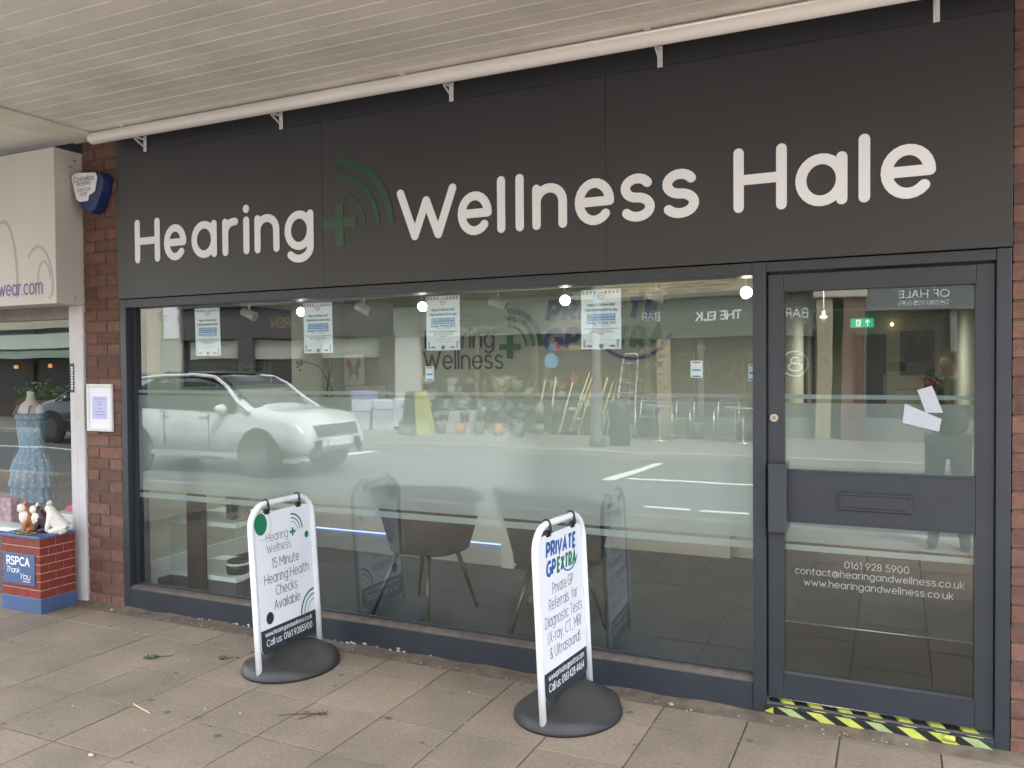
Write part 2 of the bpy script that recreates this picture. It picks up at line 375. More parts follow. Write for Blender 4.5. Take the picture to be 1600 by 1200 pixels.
def twidth(s, gap=.24, G=None):
    G = G or GL; w_ = 0
    for c in s: w_ += (.38 if c == ' ' else G[c][0] + gap)
    return w_ - gap
def text(name, s, org, right, up, h, material, parent=None, w=.1, width=None, align='l', gap=.24, off=.0006, shear=0, butt=False, depth=0, G=None, script=False):
    """flat print: s starts at org (baseline), h = cap height, w = stroke weight relative to h"""
    G = G or GL; right = Vector(right).normalized(); up = Vector(up).normalized(); nrm = right.cross(up); org = Vector(org)
    tw = twidth(s, gap, G); sx = h if width is None else width / tw
    x = {'l': 0, 'c': -tw / 2, 'r': -tw}[align]; mb = MB(); k = 0
    for c in s:
        if c == ' ': x += .38; continue
        gw, strokes = G[c]
        for st in strokes:
            x0 = x
            T = lambda a, b, z, x0=x0: org + right * a + up * b + nrm * z
            pts = [((x0 + a + b * shear) * sx, b * h) for a, b in st]
            ribbon(mb, pts, w * h, T, off + (k % 5) * .00012, depth, butt); k += 1
        x += gw + gap
    return mb.build(name, material, parent, fix=False)
def arc_print(name, c, right, up, r, wd, a0, a1, material, parent, off=.0006, depth=0):
    right = Vector(right); up = Vector(up); nrm = right.cross(up); c = Vector(c); mb = MB()
    T = lambda a, b, z: c + right * a + up * b + nrm * z
    n = 14
    for i in range(n):
        t0 = math.radians(a0 + (a1 - a0) * i / n); t1 = math.radians(a0 + (a1 - a0) * (i + 1) / n)
        mb.poly([T((r - wd / 2) * math.cos(t0), (r - wd / 2) * math.sin(t0), off), T((r + wd / 2) * math.cos(t0), (r + wd / 2) * math.sin(t0), off),
                 T((r + wd / 2) * math.cos(t1), (r + wd / 2) * math.sin(t1), off), T((r - wd / 2) * math.cos(t1), (r - wd / 2) * math.sin(t1), off)])
    return mb.build(name, material, parent, fix=False)
def disc_print(mb, T, cx, cy, rx, ry, z, mi=0, n=24):
    mb.poly([T(cx + rx * math.cos(2 * PI * i / n), cy + ry * math.sin(2 * PI * i / n), z) for i in range(n)], mi)
XR, XL, UP = Vector((1, 0, 0)), Vector((-1, 0, 0)), Vector((0, 0, 1))

# ================================================================== THE SETTING
# pavement in front of the shops: bedding sheet, individually laid slabs, dirt along the shopfront
pav = thing('pavement', None, None); pav['kind'] = 'structure'; del_keys = [k for k in ('label', 'category') if k in pav]
box('bedding', -40, 16, -4.35, 0.02, -.2, -.004, BED, pav)
slab0 = MB().box(-.1834, .1834, -.1891, .1891, -.03, 0).build('paving_slab', SLAB, pav, .002)
xs = [.165 - .3735 * k for k in range(-4, 18)]
rowy = [-.325 - .385 * k for k in range(0, 11)]
first = True
HOLE = set()
for j, y1 in enumerate(rowy):
    for i, x1 in enumerate(xs):
        dz = random.uniform(-.0015, .0015)
        o = slab0 if first else share(slab0, 'paving_slab', pav); first = False
        o.location = (x1 - .187, y1 - .1925, dz)
        o.rotation_euler = (random.uniform(-.002, .002), random.uniform(-.002, .002), random.uniform(-.003, .003))
cut0 = MB().box(-.1834, .1834, -.1105, .1105, -.03, 0).build('paving_slab', SLAB, pav, .002); cut0.location = (xs[4] - .187, -.2115, 0)
for i, x1 in enumerate(xs):
    if i in (4,): continue
    o = share(cut0, 'paving_slab', pav, (x1 - .187, -.2115, random.uniform(-.001, .001)))
far = MB()
for i in range(-60, 45):
    for j in range(11):
        x1 = .165 + .3735 * i
        if xs[-1] - .38 < x1 < xs[0] + .1: continue
        far.box(x1 - .371, x1 - .003, rowy[j] - .382, rowy[j] - .003, -.03, random.uniform(-.001, .001))
    x1 = .165 + .3735 * i
    if not (xs[-1] - .38 < x1 < xs[0] + .1): far.box(x1 - .371, x1 - .003, -.322, -.10, -.03, 0)
o = far.build('paving_slab_run', SLAB, pav); o['kind'] = 'stuff'
ds = MB()
for i in range(120):                                  # uneven dirt fillet at the foot of the shopfront
    a = -9 + i * .1; b = a + .1
    z0, z1 = .010 + .005 * math.sin(i * 1.7), .010 + .005 * math.sin((i + 1) * 1.7)
    y0, y1 = -.103 + .006 * math.sin(i * 2.3), -.103 + .006 * math.sin((i + 1) * 2.3)
    ds.poly([(a, y0, -.003), (b, y1, -.003), (b, -.0, z1 + .004), (a, -.0, z0 + .004)])
setp(ds.build('dirt_fillet', DIRT, pav, smooth=True), kind='stuff')
kr = MB()
kb0 = None
for i in range(-14, 6):
    if kb0 is None: kb0 = MB().box(-.45, .45, -.075, .075, -.3, .004).build('kerb_stone', KERB, pav, .012); kb0.location = (i * .91, -4.44, 0)
    else: share(kb0, 'kerb_stone', pav, (i * .91, -4.44, 0))
setp(box('road', -150, 150, -10.55, -4.515, -.3, -.115, ASPH), kind='structure')
rm = MB()
for k in range(0, 10):                                # broken parking-bay line near our kerb, solid bay line on the far side
    rm.box(-2.70 + k * .66, -2.70 + k * .66 + .54, -5.66, -5.55, -.115, -.1105)
rm.box(-3.62, 30, -7.98, -7.86, -.115, -.111)
rm.prism([(-3.95, -7.62, -.115), (-3.75, -7.62, -.115), (-3.62, -10.0, -.115), (-3.78, -10.0, -.115)], (0, 0, .004))
rm.box(-40, -9.6, -7.98, -7.86, -.115, -.111)
rm.prism([(-9.8, -7.6, -.115), (-9.6, -7.6, -.115), (-9.5, -10, -.115), (-9.66, -10, -.115)], (0, 0, .004))
setp(rm.build('road_markings', RMARK), kind='structure')
fp = thing('far_pavement', None, None); fp['kind'] = 'structure'
box('paving', -150, 150, -14.6, -10.75, -.3, 0, PAV2, fp); box('kerb', -150, 150, -10.75, -10.55, -.3, -.005, KERB, fp)
setp(box('ground', -250, 250, -250, 250, -.6, -.32, ASPH), kind='structure')

# ------------------------------------------------------------------ brick piers
def pier(name, label, x0, courses, z0, patterns, depth=.138, y=0.0):
    t = thing(name, label, 'brick pier', (x0, y, z0))
    tot = sum(patterns[0]) + .01 * (len(patterns[0]) - 1)
    box('mortar_core', x0 + .004, x0 + tot - .004, y + .007, y + depth, z0, z0 + courses * .075, MORTAR, t)
    src = {}
    n = 0
    for c in range(courses):
        x = x0
        for wd in patterns[c % len(patterns)]:
            key = round(wd, 3)
            if key not in src:
                b = MB().box(0, wd, 0, .1, 0, .066).build('brick', BRICK, t, .003); src[key] = b; b.location = (x, y, z0 + c * .075)
            else:
                b = share(src[key], 'brick', t)
                b.location = (x + random.uniform(-.001, .001), y + random.uniform(-.0015, .0025), z0 + c * .075)
            x += wd + .01
    return t
pier('brick_pier', 'red-brown brick pier between the white shop post and the grey shopfront', -4.882, 41, .002, [(.205, .112), (.112, .205)])
pier('brick_pier', 'red-brown brick pier at the right edge beside the grey door frame', .414, 41, .002, [(.215, .102, .215), (.102, .215, .215)], y=-.004)

# ------------------------------------------------------------------ canopy over the pavement
can = thing('canopy', 'beige boarded canopy soffit over the pavement above the shops', 'canopy', (0, 0, 3.05))
y = -.02
ZC = 3.055
b0 = None
for k in range(33):
    if b0 is None:
        b0 = MB()
        # one board: flat face with a chamfered groove each side
        pr = [(0, -.0485, ZC + .012), (0, -.0465, ZC + .002), (0, -.044, ZC), (0, .044, ZC), (0, .0465, ZC + .002), (0, .0485, ZC + .012)]
        b0.prism([(-4.60, q[1], q[2]) for q in pr], (6.4, 0, 0)); b0 = b0.build('soffit_board', SOFFIT, can); b0.location = (0, y - .0485, 0)
    else: share(b0, 'soffit_board', can, (0, y - .0485, random.uniform(-.001, .001)))
    y -= .0975
box('backing', -9, 1.8, -3.28, -.01, ZC + .013, ZC + .30, SOFFTR, can)
box('cross_trim', -4.92, -4.605, -3.25, -.012, ZC - .006, ZC + .012, SOFFTR, can, .002)
box('trim_bead', -4.622, -4.600, -3.25, -.012, ZC - .014, ZC - .006, SOFFTR, can, .002)
nb = MB()
for k in range(33): nb.box(-9, -4.925, -.02 - .0975 * k - .0955, -.02 - .0975 * k, ZC + .002, ZC + .012)
setp(nb.build('neighbour_boards', SOFFIT, can), kind='stuff')
box('edge_fascia', -9.2, 1.82, -3.35, -3.28, ZC - .03, ZC + .36, WHITE, can)
hk = thing('hook', 'small rusty iron hook hanging from the beige soffit trim', 'hook', (-4.86, -.60, ZC))
MB().box(-4.885, -4.835, -.615, -.585, ZC - .012, ZC - .0065).build('plate', mat('rusty_iron', (.10, .08, .075), .7), hk)
MB().path([(-4.86 + .012 * math.sin(t), -.60, ZC - .035 - .022 * math.cos(t) * 1.0) for t in [2 * PI * i / 14 for i in range(14)]], .0035, 6).build('ring', MATS['rusty_iron'], hk)
MB().tube((-4.86, -.6, ZC - .01), (-4.86, -.6, ZC - .02), .005, n=8).build('shank', MATS['rusty_iron'], hk)

# our building above and behind
bld = thing('shop_building', 'brick building over the shops above the canopy', 'building', (0, 2, 0))
box('wall', -20, 9, .31, .6, 3.08, 5.6, BRICK, bld); box('roof', -20, 9, .6, 11, 5.5, 5.6, DARK, bld)
box('wall_over_fascia', -20, 9, .05, .31, 3.08, 3.4, DARK, bld)
box('wall_right', .62, 9, .30, .5, 0, 3.08, BRICK, bld)
box('shop_wall', .945, 9, -.004, .29, 0, 3.05, BRICK, bld)

# ================================================================== THE SHOPFRONT
sf = thing('shopfront', 'anthracite grey shopfront frame with one wide window', 'shopfront', (-2, 0, 0))
box('frame_post', -4.552, -4.500, 0, .14, 0, 2.008, FRAME, sf, .002)
box('reveal', -4.499, -4.470, .045, .14, 0.0, 1.95, mat('reveal_dark', (.022, .026, .034), .5), sf)
box('head_rail', -4.5, -.575, 0.001, .14, 1.953, 2.006, FRAME, sf, .002)
box('head_rail', -.519, .3595, 0.001, .14, 1.962, 2.006, FRAME, sf, .002)
box('mullion', -.5755, -.519, -.006, .14, 0, 2.0065, FRAME, sf, .003)
box('door_post', .3595, .412, -.003, .14, 0, 2.0075, FRAME, sf, .003)
box('sill_board', -4.500, -.576, 0.0, .055, 0.0, .138, FRAME, sf, .003)
MB().prism([(-4.5, .002, .1385), (-4.5, .014, .146), (-4.5, .062, .158), (-4.5, .062, .1385)], (3.924, 0, 0)).build('sill_ledge', mat('dirty_ledge', (.115, .095, .08), .8, nscale=20, namt=.3), sf)
box('bottom_bead', -4.470, -.576, .048, .0575, .1585, .170, FRAME, sf)
pane = MB(); pane.poly([(-4.49, .06, .15), (-.57, .06, .15), (-.57, .06, 1.96), (-4.49, .06, 1.96)]); pane.build('window_pane', GLASS, sf, fix=False)
fr = MB(); fr.poly([(-4.49, .0645, .772), (-.571, .0645, .772), (-.571, .0645, 1.388), (-4.49, .0645, 1.388)]); fr.build('frosted_film', FROST, sf, fix=False)
for z0, z1 in ((.724, .757), (1.404, 1.423)):
    s_ = MB(); s_.poly([(-4.49, .0642, z0), (-.571, .0642, z0), (-.571, .0642, z1), (-4.49, .0642, z1)]); s_.build('film_stripe', FROST2, sf, fix=False)
box('flaking_paint', -3.45, -3.38, -.0012, .0, .004, .012, WHITE, sf)
fl = MB()
for i in range(46):
    cx = random.choice([random.uniform(-4.2, -3.3), random.uniform(-3.1, -2.2), random.uniform(-4.2, -2.0)])
    cz = abs(random.gauss(0, .009)) + .008; s = random.uniform(.003, .012)
    fl.poly([(cx + s * math.cos(a) * random.uniform(.6, 1.8), -.0016, cz + s * .6 * math.sin(a)) for a in [2 * PI * k / 6 for k in range(6)]])
setp(fl.build('paint_flakes', mat('flake', (.5, .47, .45), .9), sf, fix=False), kind='stuff')

fs = thing('fascia_sign', 'long dark grey fascia with raised white shop name and green hearing logo', 'shop sign', (-2, 0, 2.1))
for a, b in ((-4.548, -2.9109), (-2.9098, -1.2500), (-1.2489, .412)):
    box('fascia_panel', a, b, -.014, .04, 2.010, 2.930, FASCIA, fs, .0015)
box('top_panel', -4.548, .412, -.011, .04, 2.9315, 3.06, FASCIA, fs)
box('panel_backing', -4.54, .41, .0405, .05, 2.0, 3.06, DARK, fs)
H, B0, ST = .231, 2.250, .0445
Gf = glyphs(.77)
def fl_letter(c, xa, xb, cap=H):
    gw, strokes = Gf[c]; mb = MB(); inner = (xb - xa) - ST; sx = inner / gw if gw > .05 else 1
    for k, st in enumerate(strokes):
        T = lambda a, b, z: Vector((a, -z, b))
        if c == 'i' and k == 1:
            pts = [(xa + ST / 2, 2.492), (xa + ST / 2, 2.497)]
        else: pts = [(xa + ST / 2 + a * sx, B0 + b * cap) for a, b in st]
        ribbon(mb, pts, ST, T, .0185 + .0003 * k, .0035)
    return mb.build('letter', SIGNW, fs, fix=False)
for c, a, b in [('H', -4.382, -4.164), ('e', -4.128, -3.942), ('a', -3.898, -3.694), ('r', -3.649, -3.530), ('i', -3.486, -3.441), ('n', -3.401, -3.217), ('g', -3.178, -2.973),
                ('W', -2.417, -2.055), ('e', -2.048, -1.853), ('l', -1.822, -1.7775), ('l', -1.72, -1.6755), ('n', -1.629, -1.446), ('e', -1.405, -1.208), ('s', -1.18, -1.012), ('s', -.981, -.808),
                ('H', -.655, -.429), ('a', -.394, -.186), ('l', -.143, -.0985), ('e', -.059, .145)]:
    cap = H * (1.04 if c == 'H' and a > -1 else 1)
    fl_letter(c, a, b, cap)
lg = MB()
lg.box(-2.824, -2.766, -.0175, -.014, 2.236, 2.468); lg.box(-2.907, -2.8245, -.0173, -.014, 2.329, 2.382); lg.box(-2.7655, -2.681, -.0173, -.014, 2.329, 2.382)
lg.build('logo_cross', SIGNG, fs)
for r, wd in ((.361, .042), (.277, .029), (.193, .016)):
    arc_print('logo_arc', (-2.822, -.014, 2.336), XR, UP, r, wd, 0, 90, SIGNG, fs, .003)

# awning roller
ar = thing('awning_roller', 'long white awning roller tube on brackets under the soffit', 'awning roller', (-2, -.14, 3))
MB().tube((-4.595, -.145, 3.012), (1.2, -.145, 3.012), .036, n=24).tube((-4.602, -.145, 3.012), (-4.5955, -.145, 3.012), .033, n=24).build('tube', TUBEM, ar)
for x in (-4.28, -3.195, -2.08, -.985, .145):
    bk = MB()
    bk.box(x - .012, x + .012, -.019, -.0145, 2.925, 3.02)
    bk.prism([(x - .003, -.019, 3.005), (x - .003, -.019, 2.995), (x - .003, -.115, 2.975 + .012), (x - .003, -.115, 3.0)], (.006, 0, 0))
    bk.prism([(x - .0025, -.019, 2.955), (x - .0025, -.019, 2.945), (x - .0025, -.10, 2.983), (x - .0025, -.092, 2.991)], (.005, 0, 0))
    bo = bk.build('bracket', WTUBE, ar)
    for z in (2.936, 2.952): MB().tube((x, -.0192, z), (x, -.0215, z), .0035, n=8).build('screw', CHROME, bo)
for x in (-4.33, -2.3, -1.02): MB().box(x, x + .03, -.16, -.13, 3.0475, 3.0535).build('clip', WTUBE, ar)

# ------------------------------------------------------------------ door
dr = thing('shop_door', 'anthracite grey glazed shop door with letter plate and contact details', 'door', (-.08, .02, .08))
DY0, DY1 = .012, .058
box('stile', -.5115, -.447, DY0, DY1, .078, 1.950, FRAME, dr, .002); box('stile', .291, .3555, DY0, DY1, .078, 1.950, FRAME, dr, .002)
box('top_rail', -.4465, .2905, DY0 + .001, DY1, 1.877, 1.9495, FRAME, dr, .002)
box('middle_rail', -.4465, .2905, DY0 + .001, DY1, .868, 1.089, FRAME, dr, .002)
box('bottom_rail', -.4465, .2905, DY0 + .001, DY1, .079, .186, FRAME, dr, .002)
for nm, z0, z1 in (('upper_pane', 1.085, 1.88), ('lower_pane', .182, .872)):
    q = MB(); q.poly([(-.45, .045, z0), (.293, .045, z0), (.293, .045, z1), (-.45, .045, z1)]); q.build(nm, GLASS, dr, fix=False)
for z in (1.092, .1895, .8685, 1.8775):
    box('glazing_bead', -.446, .290, DY0 - .002, .042, z - .0035, z + .0035, FRAME, dr)
for x in (-.4475, .2915):
    for z0, z1 in ((1.0965, 1.873), (.194, .864)): box('glazing_bead', x - .0035, x + .0035, DY0 - .002, .042, z0, z1, FRAME, dr)
for z0, z1, mm in ((1.0875, 1.386, FROST), (.772, .866, FROST), (1.404, 1.423, FROST2), (.735, .760, FROST2)):
    q = MB(); q.poly([(-.449, .0485, z0), (.292, .0485, z0), (.292, .0485, z1), (-.449, .0485, z1)]); q.build('frosted_film', mm, dr, fix=False)
pl = MB().box(-.222, .062, .004, DY0 - .001, .931, 1.010).build('letter_plate', FRAME, dr, .004)
MB().box(-.205, .046, -.0005, .0035, .945, .995).build('flap', FRAME, pl, .002)
MB().box(-.222, .062, -.002, .0035, 1.000, 1.008).build('lip', FRAME, pl)
MB().box(-.506, -.430, -.034, DY0, .820, 1.122).build('pull_handle', mat('handle_paint', (.038, .044, .054), .35), dr, .004)
lk = MB().tube((-.486, DY0 + .001, 1.321), (-.486, DY0 - .007, 1.321), .017, n=24).build('lock', mat('lock_brass', (.62, .50, .38), .35, metal=.9), dr)
MB().tube((-.486, .0045, 1.321), (-.486, .0025, 1.321), .009, n=16).build('keyhole', mat('keyhole_grey', (.3, .27, .24), .4, metal=.8), lk)
PW = mat('door_lettering', (.27, .28, .28), .6)
text('lettering', '0161 928 5900', (-.074, .044, .676), XR, UP, .028, PW, dr, .13, width=.248, align='c')
text('lettering', 'contact@hearingandwellness.co.uk', (-.073, .044, .634), XR, UP, .027, PW, dr, .13, width=.655, align='c')
text('lettering', 'www.hearingandwellness.co.uk', (-.075, .044, .586), XR, UP, .027, PW, dr, .13, width=.578, align='c')
th = thing('threshold', 'dark door threshold covered in worn hazard tape', 'threshold', (-.1, 0, 0))
box('step', -.518, .359, -.012, .1, 0, .048, FRAME, th, .003)
MB().prism([(-.518, .004, .0485), (-.518, .004, .052), (-.518, .1, .07), (-.518, .1, .0485)], (.877, 0, 0)).build('ramp', mat('threshold_metal', (.10, .095, .09), .55), th)
hz = thing('hazard_tape', 'yellow and black striped tape stuck across the door threshold', 'tape', (-.1, -.013, .03))
YEL = mat('tape_yellow', (.50, .53, .10), .35, spec=.6, nscale=18, namt=.18); YEL2 = mat('tape_worn', (.34, .42, .19), .4, nscale=25, namt=.2); TBK = mat('tape_black', (.02, .02, .02), .3, spec=.6)
x = -.515; pit = .118
def strip(nm, mm, a, wd, z0, z1, y, dy=0, lean=-.06):
    mb = MB(); mb.poly([(a - lean * 0, y, z0), (a + wd, y, z0), (a + wd + lean, y + dy, z1), (a + lean, y + dy, z1)]); mb.build(nm, mm, hz, fix=False)
for k in range(8):
    a = -.53 + .02 + k * pit
    if a + .06 > .27: break
    j = random.uniform(-.004, .004); e = random.uniform(-.003, .003)
    strip('black_stripe', TBK, a + .04 + j, .060, .010 + e, .047, -.0135); strip('yellow_stripe' if k % 3 else 'worn_stripe', YEL if k % 3 else YEL2, a + .100 + j, .062, .010 + e, .047, -.0137)
    strip('black_stripe', TBK, a + .005 - j, .068, .0485, .066, .0, .055, -.035); strip('yellow_stripe', YEL, a + .065 - j, .062, .0485, .066, .0, .055, -.035)
    if k % 2: strip('worn_stripe', YEL2, a + .085, .055, .003, .0105 + e, -.0139, 0, -.012)
MB().prism([(-.525, -.016, .022), (-.485, -.022, .018), (-.487, -.028, .050)], (0, .0012, 0)).build('peeling_end', YEL, hz)
MB().loft([[(.175, -.0145 - .010 * math.sin(t), .020 + .028 * t / 3), (.22, -.016 - .013 * math.sin(t), .017 + .028 * t / 3), (.22, -.0165 - .013 * math.sin(t), .0175 + .028 * t / 3), (.175, -.015 - .010 * math.sin(t), .0205 + .028 * t / 3)] for t in [0, .8, 1.6, 2.4, 3.0]]).build('peeling_end', YEL, hz)

# ------------------------------------------------------------------ posters behind the window glass
PAPER = mat('poster_paper', (.70, .79, .86), .6, emit=None)
PBLUE = mat('poster_blue', (.07, .25, .52), .5); PRED = mat('poster_red', (.45, .12, .14), .6); PNAVY = mat('poster_navy', (.10, .12, .30), .6); PGREEN = mat('poster_green', (.14, .2, .12), .6)
PTXT = mat('poster_text', (.12, .14, .18), .6); PLIGHT = mat('poster_fine', (.42, .48, .53), .6); PBTX = mat('poster_blue_text', (.12, .25, .42), .6); PWHT = mat('poster_white_text', (.75, .82, .88), .6)
def poster(x0, z0, wd, ht, label, cat='poster', tilt=0, curl=0, y=.0695, group='event posters in the shop window', small=False):
    t = thing('poster' if not small else 'notice', label, cat, (x0, y, z0), group)
    n = 8; mb = MB()
    R0 = [[(x0 + wd * i / n + tilt * (1 - j / 6), y + curl * math.sin(PI * i / n) * (1 - j / 6) * .5, z0 + ht * j / 6) for i in range(n + 1)] for j in range(7)]
    for j in range(6):
        for i in range(n): mb.poly([R0[j][i], R0[j][i + 1], R0[j + 1][i + 1], R0[j + 1][i]])
    mb.build('paper', PAPER, t, fix=False)
    yy = y - .001; s = wd / .205; ox = x0 + tilt * .5
    def tx(s_, cz, h, w_, m_, lw=.14, shear=0): text('print', s_, (ox + wd / 2, yy, z0 + cz * ht), XR, UP, h * s, m_, t, lw, width=w_ * wd, align='c', shear=shear)
    if small:
        for k, (a, b) in enumerate(((.86, .94), (.40, .5), (.05, .12))):
            box('print', ox + wd * .15, ox + wd * .85, yy - .0004, yy, z0 + a * ht, z0 + b * ht, (PRED, PBLUE, PNAVY)[k], t)
        return t
    bp = MB(); rp_ = MB()
    for i in (0, 1, 2, 3, 6, 7, 8, 9):
        a = ox + wd * (.03 + i * .095); zz = z0 + ht * (.925 + .012 * abs(i - 4.5) / 4.5)
        for k in range(3): (rp_ if k % 2 == 0 else bp).box(a, a + wd * .055, yy - .0004, yy, zz + k * .0055 - .002, zz + k * .0055 + .0015)
    for sx in (.06, .9):
        for k in range(7): bp.box(ox + wd * (sx + random.uniform(-.015, .015)), ox + wd * (sx + .04), yy - .0004, yy, z0 + ht * (.03 + k * .02), z0 + ht * (.042 + k * .02))
    for cx in (.2, .78):
        for k in range(5): rp_.box(ox + wd * (cx - .07 + k * .025), ox + wd * (cx - .055 + k * .03), yy - .0004, yy, z0 + ht * (.035 + .008 * (k % 2)), z0 + ht * (.062 + .006 * (k % 3)))
    bp.build('bunting', PNAVY, t); rp_.build('bunting', PRED, t)
    arc_print('emblem', (ox + wd * .5, yy, z0 + ht * .895), XR, UP, .016 * s, .003, 0, 360, PRED, t, .0003)
    e = MB(); e.box(ox + wd * .45, ox + wd * .55, yy - .0004, yy, z0 + ht * .88, z0 + ht * .905)
    e.box(ox + wd * .38, ox + wd * .40, yy - .0004, yy, z0 + ht * .065, z0 + ht * .085); e.box(ox + wd * .58, ox + wd * .60, yy - .0004, yy, z0 + ht * .065, z0 + ht * .085); e.build('emblem', PLIGHT, t)
    g = MB(); disc_print(g, lambda a, b, z: Vector((a, yy - .0005, b)), ox + wd * .5, z0 + ht * .052, .011 * s, .011 * s, 0); g.build('emblem', PGREEN, t, fix=False)
    tx('Happy & Glorious HALE', .725, .012, .70, PTXT, .16, .2); tx('A Right Royal Knees Up fit for a King', .64, .011, .80, PTXT, .16, .2)
    box('print_band', ox + wd * .15, ox + wd * .86, yy - .0004, yy, z0 + ht * .48, z0 + ht * .59, PBLUE, t)
    for s_, cz in (('A Community Event to Celebrate', .548), ('The Coronation of King Charles III', .50)):
        text('print', s_, (ox + wd * .505, yy - .0006, z0 + cz * ht), XR, UP, .0075 * s, PWHT, t, .13, width=wd * .66, align='c')
    tx('Sunday 7th May 2023', .425, .0115, .74, PBTX, .2); tx('12 noon - till 5.30pm', .385, .008, .45, PLIGHT)
    tx('Street food from the vendors of our finest village bars and', .335, .0055, .86, PTXT, .16); tx('Music, Dance, Stalls, Games', .305, .0055, .5, PTXT); tx('A Right Royal Dinner in Princess Street', .275, .0055, .6, PTXT); tx('Entertainers', .245, .0055, .15, PTXT)
    tx('For details follow the trail', .19, .0045, .4, PLIGHT); tx('tickets on the day and in local shops', .15, .0045, .6, PLIGHT)
    return t
poster(-3.972, 1.638, .205, .294, 'leftmost A4 event poster in front of the dark wall screen', tilt=.008, curl=.02)
poster(-3.122, 1.642, .205, .289, 'second A4 event poster from the left beside the butterfly picture', tilt=.003, curl=.01)
poster(-2.293, 1.646, .204, .290, 'A4 event poster covering the start of the wall name Hearing', curl=.004)
poster(-1.408, 1.637, .205, .292, 'rightmost A4 event poster covering the blue wall lettering', curl=.004)

# papers pushed against the door glass
PAPER2 = mat('letter_paper', (.46, .47, .54), .6)
def sheet(pts, label):
    t = MB(); t.prism([(a, .0435, b) for a, b in pts], (0, -.0006, 0)); o = t.build('paper_sheet', PAPER2); setp(o, label, 'paper'); return o
sheet([(.080, 1.445), (.135, 1.463), (.176, 1.352), (.112, 1.352)], 'upper white paper sheet tilted against the door glass')
sheet([(.034, 1.388), (.170, 1.326), (.161, 1.274), (.025, 1.308)], 'lower white paper sheet lying slanted across the door glass')

# ================================================================== PIER FITTINGS
al = thing('alarm_box', 'white and blue wedge alarm box high on the brick pier', 'alarm box', (-4.73, -.05, 2.7))
ax = lambda x, z, y=-.004: (x, y, z)
oc = [(-4.885, 2.80), (-4.875, 2.835), (-4.83, 2.845), (-4.62, 2.825), (-4.585, 2.79), (-4.60, 2.70), (-4.66, 2.59), (-4.71, 2.565), (-4.77, 2.575), (-4.83, 2.63)]
ABL = mat('alarm_blue', (.012, .028, .11), .35)
r0 = [(x, -.005, z) for x, z in oc]; r1 = [(x * .93 + -4.735 * .07, -.075, z * .95 + 2.71 * .05) for x, z in oc]
MB().loft([r0, r1], smooth=False).build('housing', ABL, al, .006)
wf = [(-4.875, 2.80), (-4.865, 2.825), (-4.83, 2.835), (-4.65, 2.820), (-4.635, 2.79), (-4.66, 2.700), (-4.715, 2.68), (-4.725, 2.645), (-4.80, 2.645), (-4.83, 2.66)]
MB().prism([(x, -.0765, z) for x, z in wf], (0, -.010, 0)).build('cover', WTUBE, al, .004)
text('lettering', 'Costellos', (-4.755, -.0875, 2.775), XR, UP, .030, NAVYP, al, .12, width=.185, align='c')
text('lettering', 'FIRE & SECURITY', (-4.755, -.0875, 2.755), XR, UP, .011, NAVYP, al, .2, width=.13, align='c')
box('red_line', -4.82, -4.69, -.0882, -.0875, 2.7465, 2.7485, mat('red_line', (.5, .05, .05), .5), al)
text('lettering', '0161 928', (-4.755, -.0875, 2.710), XR, UP, .020, GREY_P, al, .12, width=.12, align='c')
text('lettering', '4719', (-4.757, -.0875, 2.680), XR, UP, .020, GREY_P, al, .12, width=.06, align='c')

nf = thing('wall_notice', 'small white snap frame with lilac notice on the brick pier', 'notice frame', (-4.73, -.01, 1.3))
MB().box(-4.838, -4.642, -.010, -.003, 1.168, 1.448).build('sheet', mat('notice_paper', (.78, .80, .86), .4), nf)
box('print_block', -4.808, -4.672, -.0108, -.0101, 1.232, 1.38, mat('lilac_print', (.50, .50, .80), .5), nf)
for z, wd in ((1.362, .09), (1.34, .04), (1.325, .04), (1.298, .03), (1.278, .08), (1.258, .09)):
    box('print_line', -4.74 - wd / 2, -4.74 + wd / 2, -.0112, -.0109, z, z + .006, mat('notice_line', (.30, .30, .50), .5), nf)
fm = MB()
for a, b, c, d in ((-4.856, -4.618, 1.4425, 1.462), (-4.856, -4.618, 1.151, 1.1705)): fm.box(a, b, -.020, -.002, c, d)
for a, b in ((-4.856, -4.838), (-4.636, -4.618)): fm.box(a, b, -.0197, -.002, 1.171, 1.442)
fm.build('frame', mat('snap_frame', (.70, .69, .68), .35), nf, .004)

# ================================================================== NEIGHBOUR SHOP
ns = thing('neighbour_sign', 'cream box sign with purple web address over the clothes shop', 'shop sign', (-6, -.1, 2.5))
CREAM = mat('cream_sign', (.56, .53, .49), .45, nscale=1.5, namt=.05)
MB().box(-8.5, -4.890, -.195, .02, 1.985, 2.985).build('sign_box', CREAM, ns, .003)
text('lettering', 'wear.com', (-5.025, -.1955, 2.055), XR, UP, .090, mat('purple_print', (.16, .10, .32), .5), ns, .14, align='r', width=.435)
SW = mat('script_print', (.40, .37, .37), .5)
def swash(pts, wd):
    mb = MB(); ribbon(mb, pts, wd, lambda a, b, z: Vector((a, -.1956 - z, b)), 0); mb.build('script_swash', SW, ns, fix=False)
swash(A(-5.06, 2.10, .14, .26, 130, 10) + A(-4.99, 2.1, .07, .09, 10, -60), .020)
swash(A(-5.005, 2.13, .06, .13, 200, 10), .016)
swash(A(-5.40, 2.15, .13, .40, 100, -15), .024)
for x, y_, z in ((-4.8895, -.05, 2.93), (-4.8895, -.06, 2.03), (-4.8895, -.08, 2.88)): MB().sphere((x, y_, z), .006, n=8).build('screw', MATS['rusty_iron'], ns)
nsf = thing('neighbour_shopfront', 'white framed clothes shop window left of the brick pier', 'shopfront', (-6.5, 0, 0))
